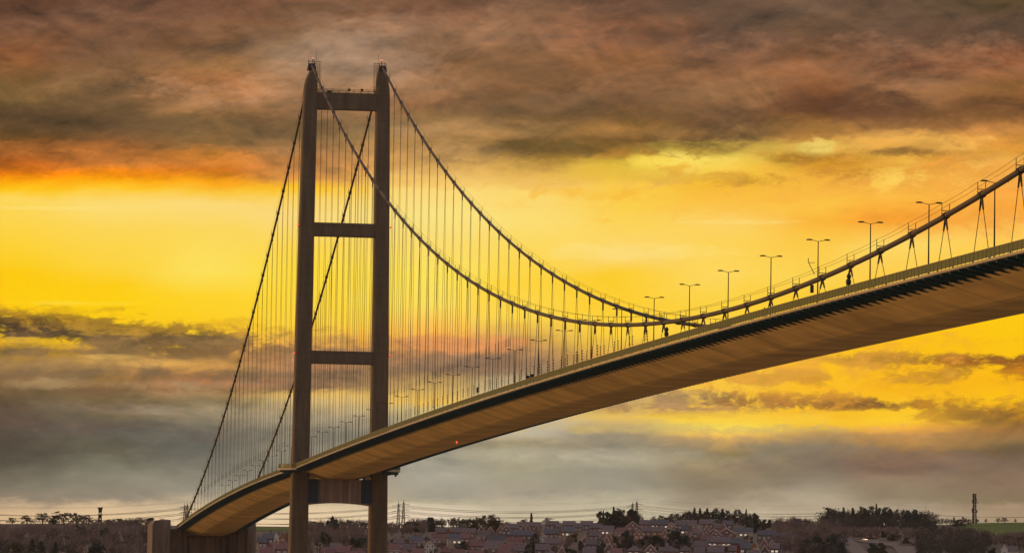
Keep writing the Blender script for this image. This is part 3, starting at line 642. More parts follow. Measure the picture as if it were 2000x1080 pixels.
# fields
def field(name, pts, m, lab, lift=.25, nx=16, ny=6):
    """quad patch draped on the hillside between four surveyed corners"""
    P = [ground(*p) for p in pts]; b = MB(); n = nx+1
    for j in range(ny+1):
        for i in range(nx+1):
            a = P[0].lerp(P[1], i/nx); c = P[3].lerp(P[2], i/nx); q = a.lerp(c, j/ny); b.v.append((q.x, q.y, gz(q.x, q.y)+lift))
    b.f = [(j*n+i, j*n+i+1, (j+1)*n+i+1, (j+1)*n+i) for j in range(ny) for i in range(nx)]
    return tag(b.build(name, m), lab, None, None, 'structure')
green = mat('pasture_green', (.13,.21,.03), 1.0, .2, .03)
field('pasture', [(486,1036),(600,1036),(600,1030),(486,1030)], green, 'strip of pale green pasture on the skyline left of the tower')
field('pasture', [(1885,1052),(2080,1056),(2080,1022.5),(1872,1024)], green, 'green pasture below the telecoms mast on the right')
field('ploughed_field', [(-60,1040),(150,1040),(120,1025),(-60,1025)], mat('plough', (0.09286,0.06786,0.06429), 1, .2, .05), 'purplish ploughed field on the left skyline')
# road running through the cutting on the right
def strip(name, pts, w, m, lift, lab):
    P = [ground(*p) for p in pts]; L = []
    for i in range(len(P)-1):
        for k in range(6): L.append(P[i].lerp(P[i+1], k/6))
    L.append(P[-1]); b = MB()
    for i, p in enumerate(L):
        t = (L[min(i+1, len(L)-1)]-L[max(i-1, 0)]); n = Vector((-t.y, t.x, 0)).normalized()
        for s in (-1, -.33, .33, 1): q = p+n*w*s; b.v.append((q.x, q.y, gz(q.x, q.y)+lift))
    b.f = [(i*4+j, i*4+j+1, i*4+5+j, i*4+4+j) for i in range(len(L)-1) for j in range(3)]
    return tag(b.build(name, m), lab, None, None, 'structure')
roadm = mat('pale_road', (0.2308,0.1846,0.1692), .8, .1, .1)
strip('road', [(1640,1049),(1652,1056),(1662,1064),(1675,1078),(1690,1090)], 5.0, roadm, .5, 'pale road curving down the hill on the right')
strip('road', [(1690,1056),(1705,1060),(1738,1063),(1768,1070),(1785,1086)], 7.0, roadm, .5, 'road in the cutting with an approaching car')
bankm = mat('chalk_bank', (0.2308,0.1308,0.08462), 1, .25, .08)
strip('earth_bank', [(1676,1048),(1682,1045),(1692,1042)], 4.5, bankm, .9, 'bare orange earth bank above the road')
strip('earth_bank', [(1700,1052),(1710,1046)], 4.0, bankm, .9, 'bare orange earth bank above the road')
strip('earth_bank', [(1766,1066),(1780,1060),(1795,1062)], 4.0, mat('pink_bank', (0.2308,0.1231,0.1), 1, .25, .08), .9, 'pinkish bank beside the road in the cutting')

# ------------------------------------------------------------------ trees
rnd = random.Random(11)
bark = mat('bark', (0.05172,0.03793,0.03103), 1, .2, 2)
twig = mat('bare_twigs', (0.1586,0.125,0.09051), 1, .25, .6, rnd=.25)
ever = mat('evergreen_leaf', (0.04685,0.0787,0.06481), 1, .35, .5, c2=(0.01333,0.02667,0.02667), rnd=.3)
olive = mat('olive_leaf', (0.09231,0.08462,0.04231), 1, .3, .5, rnd=.25)
brownw = mat('brown_woodland', (0.2533,0.179,0.1638), 1, .35, .04, c2=(0.1241,0.09655,0.09655))
darkw = mat('dark_woodland', (0.07519,0.07211,0.05961), 1, .35, .06, c2=(0.02462,0.02923,0.03692))
def leafq(b, p, sz, r):
    a = Vector((r.gauss(0,1), r.gauss(0,1), r.gauss(0,1))).normalized(); c = a.cross(Vector((r.gauss(0,1), r.gauss(0,1), r.gauss(0,1)))).normalized()
    k = len(b.v); b.v += [tuple(p+a*sz), tuple(p+c*sz*.7), tuple(p-a*sz*.9), tuple(p-c*sz*.6)]; b.f.append((k, k+1, k+2, k+3))
def dims(tr, cr, m):
    xs = sorted(v[0] for v in cr.v); zz_ = [v[2] for v in cr.v]; n = len(xs)
    return tr.mesh('trunk', bark), cr.mesh('crown', m), (xs[int(n*.97)]-xs[int(n*.03)])*1.02, max(zz_)
def bare_mesh(seed, h=12.0, spread=1.0):
    r = random.Random(seed); tr = MB(); cr = MB()
    tr.tube([(0,0,-1),(r.uniform(-.2,.2),0,h*.18),(r.uniform(-.4,.4),r.uniform(-.4,.4),h*.45)], [h*.035,h*.028,h*.018], 5)
    def br(p, d, L, rad, lv):
        e = p+d*L; mid = p+d*L*.5+Vector((r.uniform(-.1,.1), r.uniform(-.1,.1), r.uniform(-.02,.12)))*L
        (tr if lv < 1 else cr).tube([p, mid, e], [rad, rad*.8, rad*.55], 3 if lv else 4, cap=False)
        if lv >= 3:
            for q in (.35, .6, .8, 1.0): leafq(cr, p.lerp(e, q)+Vector((r.gauss(0,.1), r.gauss(0,.1), r.gauss(0,.1))), r.uniform(.13,.27), r)
        if lv >= 4: return
        for _ in range(3):
            nd = (d*.75+Vector((r.gauss(0,.62)*spread, r.gauss(0,.62)*spread, r.gauss(.08,.5)))).normalized()
            br(p.lerp(e, r.uniform(.55,1)), nd, L*r.uniform(.55,.78), max(rad*.55,.05), lv+1)
    for i in range(9):
        q = i/8; a = i*2.4+r.uniform(-.3,.3); z = h*(.16+.30*q)
        br(Vector((0,0,z)), Vector((math.cos(a)*spread, math.sin(a)*spread, .12+1.5*q+r.uniform(-.1,.2))).normalized(), h*(.20+.03*q), h*.014, 0)
    return dims(tr, cr, twig)
def conifer_mesh(seed, h=12.0, w=2.4, m=None, rag=1.0):
    r = random.Random(seed); tr = MB(); cr = MB(); tr.tube([(0,0,-1),(0,0,h*.5),(0,0,h*.96)], [.22,.14,.04], 5)
    for i in range(800):
        t = r.random()**.85; z = h*(.05+.93*t); wr = w*(1-t)**.75*(1+.35*math.sin(t*19+seed)*rag)+.12
        a = r.uniform(0, 6.283); q = wr*math.sqrt(r.random()); leafq(cr, Vector((math.cos(a)*q, math.sin(a)*q, z-q*.25)), r.uniform(.22,.5)*h/12, r)
    return dims(tr, cr, m or ever)
def round_mesh(seed, h=9.0, w=4.0, m=None, base=.15, n=1150):
    r = random.Random(seed); tr = MB(); cr = MB(); tr.tube([(0,0,-1),(0,0,h*.6)], [.25,.12], 5)
    cl = [(Vector((r.uniform(-.55,.55)*w*(1-.5*q), r.uniform(-.55,.55)*w*(1-.5*q), h*(.12+.7*q))), r.uniform(.34,.5)*w*(1-.35*q)) for q in (0,.05,.12,.2,.3,.4,.5,.65,.8,.92,1.0)]
    for i in range(n):
        c, R_ = r.choice(cl); d = Vector((r.gauss(0,1), r.gauss(0,1), r.gauss(0,.8))).normalized()*R_*r.uniform(.55,1.05); p = c+d
        if p.z < .2: p.z = r.uniform(.1,1.2)
        leafq(cr, p, r.uniform(.3,.6), r)
    return dims(tr, cr, m or ever)
def pine_mesh(seed, h=13.0, w=3.6):
    r = random.Random(seed); tr = MB(); cr = MB(); tr.tube([(0,0,-1),(.2,0,h*.5),(0,.2,h*.9)], [.3,.2,.07], 5)
    for i in range(13):
        z = h*(.22+.75*i/12); a = r.uniform(0,6.28); q = w*(1-abs(i/12-.45))*r.uniform(.4,.8)*(1.1-.6*i/12); c = Vector((math.cos(a)*q, math.sin(a)*q, z))
        tr.tube([(0,0,z-.7), c], [.09,.04], 3)
        for _ in range(80): leafq(cr, c+Vector((r.gauss(0,.8), r.gauss(0,.8), r.gauss(0,.5))), r.uniform(.22,.45), r)
    return dims(tr, cr, ever)
BARE = [bare_mesh(i, 12, sp) for i, sp in ((1,1.0),(2,1.15),(3,.9),(4,1.2),(5,.8),(6,1.05))]
CON = [conifer_mesh(i, 12, w, None, rg) for i, w, rg in ((1,2.3,1),(2,1.8,.7),(3,2.9,1.1),(4,1.5,.6))]
PIN = [pine_mesh(i) for i in (1,2,3)]
RND = [round_mesh(i) for i in (1,2,3)]
ROL = [round_mesh(i, 9, 3.6, olive, .2, 800) for i in (4,5,6)]
POP = [conifer_mesh(8, 14, 1.0, olive, .5), conifer_mesh(9, 14, .8, olive, .4)]
SETS = {'bare': (BARE, 12, 9.5), 'conifer': (CON, 12, 4.6), 'pine': (PIN, 13, 6.5), 'bush': (RND, 9, 7.5), 'olive': (ROL, 9, 6.8), 'poplar': (POP, 14, 1.9)}
NAME = {'bare': ('bare_tree','bare branched winter tree'), 'conifer': ('conifer_tree','dark pointed conifer'), 'pine': ('pine_tree','dark ragged pine'), 'bush': ('evergreen_tree','dark rounded evergreen'),
        'olive': ('olive_tree','dull olive leafed tree'), 'poplar': ('slim_tree','narrow columnar tree')}
def region(px, py):
    if px < 310: return 'on the far left hill'
    if px < 560: return 'left of the bridge tower'
    if px < 760: return 'seen between the tower legs'
    if px < 1010: return 'right of the pylon pair'
    if px < 1260: return 'above the middle of the town'
    if px < 1500: return 'above the right side of the town'
    if px < 1850: return 'by the wood on the right'
    return 'near the telecoms mast'
TREES = []
def tree(px, pt, pb, wpx, kind, Y=None, note=None):
    """tree whose foot stands on the hillside in the direction (px, pb); its crown reaches pt"""
    if Y is None: g = ground(px, pb)
    else: p = at(px, pb, Y); g = Vector((p.x, Y, gz(p.x, Y)))
    sc_ = scale_at(g.y); foot = to_px(g)[1]; h = max(2.5, (foot-pt)/sc_); w = wpx/sc_
    tm, cm, Wd, H = SETS[kind][0][(int(px*7)+int(pt)) % len(SETS[kind][0])]
    r = link(NAME[kind][0], None, None, g, rnd.uniform(0, 6.28)); r.scale = (w/Wd, w/Wd, h/H); r.empty_display_size = 1
    link('trunk', tm, r); link('crown', cm, r); TREES.append((px, kind, r, h, w, note, pb))
    return r
for a in [(24,1010,1023,18,'bare'),(53,1004.5,1024,22,'bare'),(83,1001,1024,28,'bare'),(106,1006,1024,16,'olive'),(124,998,1025,36,'bare'),(149,1001,1025,24,'bare'),(160,1006,1026,18,'bare'),(173,1004,1026,20,'bare'),
          (212,1013,1026,16,'bare'),(236,1012,1026,18,'olive'),(256,1013,1027,20,'bare'),(276,1009,1028,22,'bare'),(294,1010,1028,16,'olive'),
          (153,1024,1050,15,'bush'),(163,1026,1048,9,'conifer'),(208,1030,1048,20,'bush'),(62,1052,1090,20,'conifer'),(80,1056,1092,18,'conifer'),(108,1058,1092,14,'conifer'),(20,1045,1062,26,'bush'),(190,1060,1092,30,'bush'),
          (30,1058,1090,26,'olive'),(250,1042,1070,24,'bare'),(280,1036,1066,24,'bare'),
          (612,1016,1036,20,'bare'),(625,1019,1036,16,'bare'),(641,1015,1040,12,'bush'),(649,1007,1044,16,'conifer'),(654,1012,1045,16,'bush'),(633,1036,1062,20,'bush'),(641,1040,1068,14,'olive'),
          (668,1018,1036,18,'bare'),(682,1014,1035,22,'bare'),(696,1019,1035,18,'bare'),(711,1019,1036,18,'bare'),(676,1044,1062,10,'bush'),(689,1049,1064,18,'bush'),(702,1049,1070,20,'bush'),(712,1050,1066,14,'conifer'),
          (765,1018,1032,14,'bare'),(771,1048,1060,12,'bush'),(785,1048,1060,10,'bush'),(796,1018,1036,20,'olive'),(805,1012,1034,16,'bare'),(816,1020,1040,24,'bush'),(828,1011,1034,24,'bare'),
          (845,1009,1038,26,'bush'),(862,1013,1038,20,'bare'),(884,1010,1032,16,'bare'),(903,1008,1034,22,'bare'),(920,1009,1034,20,'bare'),(937,1004,1034,22,'bare'),(955,1003,1036,26,'bare'),(974,1007,1036,20,'bare'),(991,1016,1032,10,'bare'),
          (925,1014,1038,26,'olive'),(960,1014,1040,28,'olive'),(1023,1013,1028,18,'bare'),(1037.5,1001,1026,5.5,'poplar'),(1070,1010,1026,18,'bare'),(1171,997,1030,12,'olive'),(1178,996,1030,5,'poplar'),(1198,988,1028,5.5,'poplar'),
          (1190,998,1032,28,'bush'),(1206,995,1032,26,'bush'),(1213,991,1030,18,'bare'),(1226,1004,1032,20,'bare'),(1233,993,1030,26,'bush'),(1240,996,1032,22,'conifer'),(1250,1006,1030,14,'bare'),
          (1278,1007,1026,16,'bare'),(1291,1005,1026,16,'bare'),(1299,1009,1024,10,'olive'),(1312,1001,1024,12,'pine'),(1322,1001,1024,12,'pine'),(1336,1001,1022,12,'pine'),(1329,1006,1024,14,'bare'),(1346,997,1022,14,'pine'),(1356,990,1022,11,'conifer'),(1367,991,1022,7,'poplar'),
          (1374,997,1024,16,'olive'),(1381,991,1022,11,'conifer'),(1391,995,1022,14,'bush'),(1398,990,1022,15,'pine'),(1411,992,1022,12,'conifer'),(1421,995,1022,12,'pine'),(1430,1000,1024,12,'bare'),(1437,993,1024,12,'pine'),(1443,993,1024,13,'pine'),(1457,993,1026,8,'conifer'),(1450,1000,1026,12,'bare'),(1466,1001,1026,12,'bare'),(1476,1000,1030,16,'bush'),
          (1492,1013,1030,14,'olive'),(1503,1014,1030,12,'conifer'),(1518,1015,1028,12,'conifer'),(1531,1018,1028,12,'olive'),(1553,1009,1030,16,'bare'),(1561,1012,1030,22,'bush'),(1574,1012,1030,16,'bare'),(1585,1014,1030,14,'bare'),(1597,1015,1030,7,'conifer'),
          (1611,1006,1030,14,'pine'),(1617,989,1028,17,'pine'),(1628,992,1028,15,'pine'),(1640,997,1028,13,'pine'),(1647,989,1028,10,'conifer'),(1655,998,1028,16,'bare'),(1665,990,1028,12,'conifer'),(1673,994,1028,14,'bare'),(1682,986,1028,12,'pine'),(1691,990,1028,14,'bush'),(1701,986,1028,13,'pine'),(1711,982,1028,4.5,'poplar'),
          (1716,990,1028,14,'bush'),(1729,988,1028,14,'pine'),(1740,991,1028,16,'bush'),(1752,991,1028,16,'bare'),(1764,993,1028,14,'pine'),(1774,994,1030,16,'bush'),(1787,993,1030,18,'bush'),(1797,1001,1030,14,'bush'),(1806,1003,1032,11,'conifer'),(1815,1012,1034,14,'bush'),(1824,1017,1036,12,'bush'),
          (1826,1012,1024,7,'bare'),(1833,1011,1024,7,'bare'),(1841,1011,1024,8,'bare'),(1849,1011,1024,8,'bare'),(1856,1012,1024,7,'bare'),(1863,1009,1026,9,'conifer'),(1872,1013,1028,18,'olive'),(1882,1008,1026,12,'bare'),(1891,1010,1026,12,'bare'),(1908,1012,1021,8,'bare'),(1926,1012,1020,5,'bare'),(1949,1011,1020,9,'bare'),(1962,1010,1020,12,'bare'),(1983,1013,1020,6,'bare'),
          (903,1056,1072,18,'bush'),(915,1066,1074,24,'bush'),(856,1055,1066,10,'bush'),(845,1058,1070,12,'olive'),(1045,1041,1062,15,'bush'),(1040,1057,1080,24,'bush'),(1032,1062,1082,18,'bush'),(1118,1042,1058,18,'olive'),(1134,1054,1076,12,'bush'),(1139,1062,1078,9,'conifer'),
          (1110,1070,1086,16,'bush'),(1122,1072,1086,12,'bush'),(1178,1058,1082,18,'bush'),(1170,1064,1080,14,'bush'),(1224,1034,1058,16,'bush'),(1232,1044,1072,18,'bush'),(1218,1048,1076,16,'olive'),(1208,1058,1080,14,'bush'),(1200,1046,1060,14,'olive'),
          (1262,1046,1064,20,'bush'),(1277,1044,1066,24,'bush'),(1250,1052,1070,20,'bush'),(1290,1048,1068,14,'bush'),(1312,1034,1062,18,'bush'),(1325,1036,1070,24,'bush'),(1340,1044,1072,22,'bush'),(1375,1068,1084,16,'bush'),(1330,1056,1074,20,'bush'),
          (1475,1020,1040,18,'bush'),(1462,1022,1038,16,'bush'),(1490,1026,1040,14,'olive'),(1566,1060,1082,14,'conifer'),(1600,1046,1084,30,'bush'),(1622,1040,1084,34,'bush'),(1640,1056,1090,20,'bush'),(1580,1052,1084,30,'bush'),(1725,1036,1050,10,'bush'),(1705,1060,1082,20,'bush'),(1722,1058,1084,18,'olive'),(1770,1048,1064,18,'olive'),(1744,1042,1056,18,'olive'),
          (1800,1060,1088,26,'bush'),(1880,1060,1090,24,'bush'),(1900,1050,1074,34,'bush'),(1935,1046,1066,26,'bare'),(1970,1044,1066,28,'bare'),(1992,1046,1074,20,'bare'),(1940,1068,1090,16,'bush')]:
    tree(*a)
byg = {}
for t in TREES:
    key = (t[1], region(t[0], 0), t[6] < 1034 if t[0] > 310 else t[6] < 1030); byg.setdefault(key, []).append(t)
for (kind, reg, sky), L in byg.items():
    L.sort(key=lambda t: t[0])
    for i, (px, k_, o, h, w, note, pb) in enumerate(L):
        where = 'on the skyline' if sky else 'down the slope'
        n = '' if len(L) == 1 else f'{ORD[i]} from left, '
        tag(o, f'{NAME[kind][1]} {reg}, {n}{where}'.replace(', '+where, ' '+where if not n else where), 'tree', 'trees on the hillside behind the bridge')
# woods that read as one mass
def wood(name, poly, n, m, hs, lab, seed, kind='round'):
    r = random.Random(seed); b = MB(); xs = [p[0] for p in poly]; y0 = [p[1] for p in poly]; y1 = [p[2] for p in poly]
    for i in range(n):
        px = r.uniform(xs[0], xs[-1])
        for a, c in zip(poly[:-1], poly[1:]):
            if a[0] <= px <= c[0]:
                t = (px-a[0])/(c[0]-a[0]); lo = a[1]+(c[1]-a[1])*t; hi = a[2]+(c[2]-a[2])*t; break
        py = r.uniform(lo, hi); g = ground(px, py); h = r.uniform(*hs); w = h*r.uniform(.28,.42)
        b.tube([g-Vector((0,0,.5)), g+Vector((0,0,h*.55))], [.22,.1], 3, cap=False)
        if kind == 'round':
            cs = [(g+Vector((r.uniform(-.5,.5)*w, r.uniform(-.5,.5)*w, h*r.uniform(.35,.8))), w*r.uniform(.5,.8)) for _ in range(5)]
            for _ in range(85):
                c, R_ = r.choice(cs); d = Vector((r.gauss(0,1), r.gauss(0,1), r.gauss(0,.9))).normalized()*R_*r.uniform(.4,1.15); leafq(b, c+d, r.uniform(.2,.5), r)
        else:                                                         # upright bare twigs
            for _ in range(42):
                a = r.uniform(0, 6.28); q = r.uniform(.1, 1)**.5*w; p0 = g+Vector((math.cos(a)*q*.3, math.sin(a)*q*.3, h*r.uniform(.1,.5))); p1 = g+Vector((math.cos(a)*q*1.15, math.sin(a)*q*1.15, h*r.uniform(.6,1.05)*(1-.2*q/w)))
                sd_ = Vector((r.uniform(-1,1), r.uniform(-1,1), 0)).normalized()*r.uniform(.05,.16); k = len(b.v)
                b.v += [tuple(p0-sd_), tuple(p0+sd_), tuple(p1+sd_*.3)]; b.f.append((k, k+1, k+2))
                for _ in range(2): leafq(b, p0.lerp(p1, r.uniform(.5,1)), r.uniform(.12,.4), r)
    return tag(b.build(name, m), lab, None, None, 'stuff')
wood('woodland', [(-20,1040,1080),(150,1036,1092),(330,1030,1096)], 260, brownw, (6,11), 'brown leafless wood on the far left hill', 1, 'twig')
wood('woodland', [(-20,1056,1096),(330,1050,1096)], 120, darkw, (5,9), 'dark undergrowth low on the far left hill', 2)
wood('woodland', [(180,1024,1030),(330,1024,1030)], 50, brownw, (4,7), 'brown wood along the left skyline', 3, 'twig')
wood('woodland', [(600,1030,1066),(724,1030,1066)], 130, brownw, (6,10), 'leafless wood seen between the tower legs', 4, 'twig')
wood('woodland', [(756,1033,1050),(830,1033,1046)], 50, brownw, (5,9), 'leafless wood below the pylons', 5, 'twig')
wood('woodland', [(1510,1028,1086),(1640,1028,1086)], 210, brownw, (6,10), 'brown leafless wood right of the houses', 6, 'twig')
wood('woodland', [(1560,1058,1094),(1650,1050,1094)], 90, darkw, (6,10), 'dark trees below the brown wood', 7)
wood('woodland', [(1600,1024,1032),(1640,1016,1036),(1700,1014,1038),(1790,1016,1040),(1830,1024,1044)], 200, darkw, (8,12), 'dark wood crowning the hill on the right', 8)
wood('woodland', [(1640,1040,1052),(1700,1042,1052),(1830,1042,1062)], 120, brownw, (4,8), 'brown scrub below the crowning wood', 9, 'twig')
wood('woodland', [(1790,1058,1094),(1830,1044,1094),(1880,1048,1094),(1930,1058,1096)], 240, darkw, (6,11), 'dark wood at the lower right', 10)
wood('woodland', [(1840,1044,1060),(1900,1050,1062),(1960,1056,1070),(2030,1050,1080)], 120, brownw, (5,9), 'brown thicket below the green pasture', 11, 'twig')
wood('woodland', [(1606,1024,1028),(1660,1020,1028),(1720,1020,1029),(1800,1022,1030),(1822,1026,1032)], 110, mat('crest_woodland', (0.07061,0.05446,0.05077), 1, .35, .06, c2=(0.02308,0.02769,0.02462)), (10,13.5), 'thick rounded wood on the crest of the right hill', 21)
wood('woodland', [(1330,1018,1024),(1400,1016,1024),(1480,1018,1028)], 60, darkw, (6.5,9.5), 'dark thicket filling the gaps between the skyline pines', 22)
wood('woodland', [(1185,1022,1030),(1250,1020,1030)], 30, brownw, (6,9), 'brown thicket by the pylons above the town', 23)
wood('woodland', [(795,1024,1034),(985,1022,1034)], 70, mat('grey_thicket', (0.1745,0.1724,0.1207), 1, .3, .06, c2=(0.08276,0.08966,0.06897)), (4,7), 'grey green thicket behind the left town', 24)
wood('woodland', [(1300,1020,1026),(1480,1018,1030)], 90, darkw, (4,7), 'undergrowth beneath the skyline pines', 12)
wood('scrub', [(1606,1026,1032),(1830,1028,1036)], 110, darkw, (3,5), 'low dark undergrowth at the foot of the crest wood', 25)
wood('scrub', [(780,1050,1095),(1480,1050,1095)], 240, brownw, (3,6), 'brown garden scrub among the houses', 13, 'twig')
wood('scrub', [(500,1044,1095),(760,1060,1095)], 110, brownw, (3,6), 'brown scrub below the left houses', 14, 'twig')
wood('scrub', [(780,1046,1092),(1480,1040,1092)], 110, darkw, (3,5.5), 'dark garden shrubs among the houses', 15)
tag(MB().build('x', None) if False else field('hedge', [(918,1072),(946,1072),(946,1066),(918,1066)], mat('lawn_green', (.03,.09,.03), 1, .2, .5), 'green clipped hedge in front of a long reddish roof', 1.2, 6, 2), kind='structure')

# ------------------------------------------------------------------ houses
WALL = {'brick': mat('brick', (0.3549,0.2023,0.1886), .9, .2, .7, rnd=.15), 'darkbrick': mat('dark_brick', (0.2469,0.1686,0.1698), .9, .2, .7, rnd=.15), 'orange': mat('orange_brick', (0.4557,0.2218,0.1285), .9, .15, .7),
        'white': mat('white_render', (.85,.80,.74), .8, .06, .7), 'beige': mat('beige_render', (0.46,0.3545,0.2587), .85, .1, .7), 'pink': mat('pink_brick', (0.3703,0.1939,0.1791), .9, .15, .7, rnd=.1)}
ROOF = {'slate': mat('slate_roof', (0.1196,0.1264,0.165), .7, .2, 1.2, rnd=.2), 'brown': mat('brown_tile', (0.2006,0.1559,0.1744), .85, .2, 1.2, rnd=.15), 'red': mat('red_tile', (0.248,0.1267,0.1271), .85, .2, 1.2, rnd=.15), 'pale': mat('pale_tile', (.5,.42,.34), .7, .1, 1)}
trimm = mat('pale_bargeboard', (.82,.68,.56), .7, .05, 1); winm = mat('window_frame_white', (.88,.86,.84), .4, .05, 1)
panem = mat('window_glass', (0.4167,0.4,0.4167), .3, .05, 1); glowm = mat('added_glow_pane', (.8,.75,.65), .4, .03, 1, emit=(1.0,.84,.66,.55)); timb = mat('dark_timber', (0.04167,0.02917,0.025), .8, .1, 1); doorm = mat('door_paint', (.12,.05,.04), .6, .1, 1); stack = mat('chimney_brick', (0.3273,0.1545,0.1), .9, .15, 1)  # emission on some panes is added to brighten windows, not room lamps
HS = []
def house(px, pt, wpx, form, wall, roof, feat=(), hm=None):
    """form: gable = gable end to the camera, side = eaves to the camera, hip = hipped roof"""
    y = 720.0; hgt = hm or {'gable': 7.6, 'side': 7.4, 'hip': 7.2, 'long': 6.6}[form]
    # walk up the slope until a house of that height would reach the surveyed roof line
    best = None
    while y < 1845:
        p = at(px, pt, y); g = gz(p.x, y)
        if p.z - g <= hgt and best is None: best = y
        y += 6
    Y = best or 1840; p = at(px, pt, Y); g = gz(p.x, Y); w = wpx/scale_at(Y); H = p.z-g if best else hgt
    H = min(max(H, 4.5), 9.5); d = 8.0; e = H*.60 if form != 'long' else H*.58
    rz = -math.atan2(p.x-CAM.x, Y-CAM.y)*1.15 + random.Random(int(px*13)).uniform(-.14,.10)
    root = link('house', None, None, (p.x, Y, g), rz); root.empty_display_size = 1; hw = w/2
    W_ = WALL[wall]; R_ = ROOF[roof]; ov = .35; th = .22
    wb = MB().box(-hw, hw, 0, d, -2.5, e)
    if form == 'gable':
        wb.add([(-hw,0,e),(hw,0,e),(0,0,H-.1),(-hw,d,e),(hw,d,e),(0,d,H-.1)], [(0,1,2),(3,5,4)])
        sl = (H-e)/hw
        rb = MB().loft([[(-hw-ov, yy, e-ov*sl),(0, yy, H),(hw+ov, yy, e-ov*sl),(hw+ov, yy, e-ov*sl+th),(0, yy, H+th),(-hw-ov, yy, e-ov*sl+th)] for yy in (-ov, d+ov)])
    elif form in ('side', 'long'):
        wb.add([(-hw,0,e),(-hw,d,e),(-hw,d/2,H-.1),(hw,0,e),(hw,d,e),(hw,d/2,H-.1)], [(0,2,1),(3,4,5)])
        sl = (H-e)/(d/2)
        rb = MB().loft([[(xx,-ov,e-ov*sl),(xx,d/2,H),(xx,d+ov,e-ov*sl),(xx,d+ov,e-ov*sl+th),(xx,d/2,H+th),(xx,-ov,e-ov*sl+th)] for xx in (-hw-ov, hw+ov)])
    else:
        rl = max(.3, hw-d/2*.8)
        rb = MB().add([(-hw-ov,-ov,e-.1),(hw+ov,-ov,e-.1),(hw+ov,d+ov,e-.1),(-hw-ov,d+ov,e-.1),(-rl,d/2,H),(rl,d/2,H)], [(0,1,5,4),(1,2,5),(2,3,4,5),(3,0,4),(0,3,2,1)])
    wb.build('wall', W_, root); ro = rb.build('roof', R_, root)
    if form == 'gable' and 'plain' not in feat:
        t = .18 if 'thin' in feat else .30
        sl = (H-e)/hw
        MB().loft([[(-hw-ov, yy, e-ov*sl-t),(0, yy, H-t),(hw+ov, yy, e-ov*sl-t),(hw+ov, yy, e-ov*sl+th+.03),(0, yy, H+th+.03),(-hw-ov, yy, e-ov*sl+th+.03)] for yy in (-ov-.1, -ov-.004)]).build('bargeboard', trimm, ro)
    elif form != 'gable':
        MB().box(-hw-ov, hw+ov, -ov-.12, -ov-.004, e-.32, e-.1).build('gutter', trimm if 'gutter' in feat else timb, ro)
    for f in feat:
        if f.startswith('chim'):
            x = {'chim': hw*.55, 'chiml': -hw*.6, 'chimc': 0}.get(f, hw*.9); zr = H if form != 'gable' else H-(abs(x)/hw)*(H-e)
            yc = d/2
            MB().box(x-.45, x+.45, yc-.35, yc+.35, min(e, zr)-.4, H+1.3).box(x-.52, x+.52, yc-.42, yc+.42, H+1.3, H+1.5).build('chimney', stack, ro)
            MB().tube([(x-.2,yc,H+1.5),(x-.2,yc,H+1.95)], .13, 6).build('chimney_pot', stack, ro)
    wh = [e-1.55] + ([e-4.2] if e > 4.6 else [])
    if 'blind' not in feat:
        nx = max(1, round(w/2.9)) if form != 'gable' else (1 if w < 5 else 2)
        for z in wh:
            for i in range(nx):
                x = -hw+w*(i+.5)/nx
                if 'bay' in feat and z != wh[0]: pass
                ww = .55 if 'small' in feat else .75
                f = MB().box(x-ww, x+ww, -.10, -.004, z-.6, z+.65).build('window', winm, root)
                lw = 'white' in feat and (i*7+int(px)) % 3 != 0
                MB().box(x-ww+.12, x-.05, -.13, -.104, z-.46, z+.5).box(x+.05, x+ww-.12, -.13, -.104, z-.46, z+.5).build('pane', glowm if lw else panem, f)
        if form == 'gable' and w > 5.5: MB().box(-.45, .45, -.1, -.004, e+.1, e+.9).build('window', winm, root)
        if e > 4.2: MB().box(hw*.12-.45, hw*.12+.45, -.07, -.004, 0, 2.05).build('door', doorm, root)
    if 'tudor' in feat:
        b = MB()
        for x in spl(-hw+.3, hw-.3, 4): zt = H-abs(x)/hw*(H-e)-.5; b.box(x-.11, x+.11, -.06, -.004, 0.2, max(e*.7, zt))
        for z in (e*.62, e+.1): b.box(-hw+.1, hw-.1, -.08, -.064, z, z+.22)
        b.build('timber_frame', timb, root)
    if 'porch' in feat:
        MB().loft([[(-hw*.9,-1.8,2.3),(-hw*.9,-.01,2.9),(-hw*.9,-.01,3.05),(-hw*.9,-1.8,2.45)],[(hw*.9,-1.8,2.3),(hw*.9,-.01,2.9),(hw*.9,-.01,3.05),(hw*.9,-1.8,2.45)]]).build('porch_roof', trimm, root)
    HS.append((px, pt, form, wall, roof, feat, root)); return root
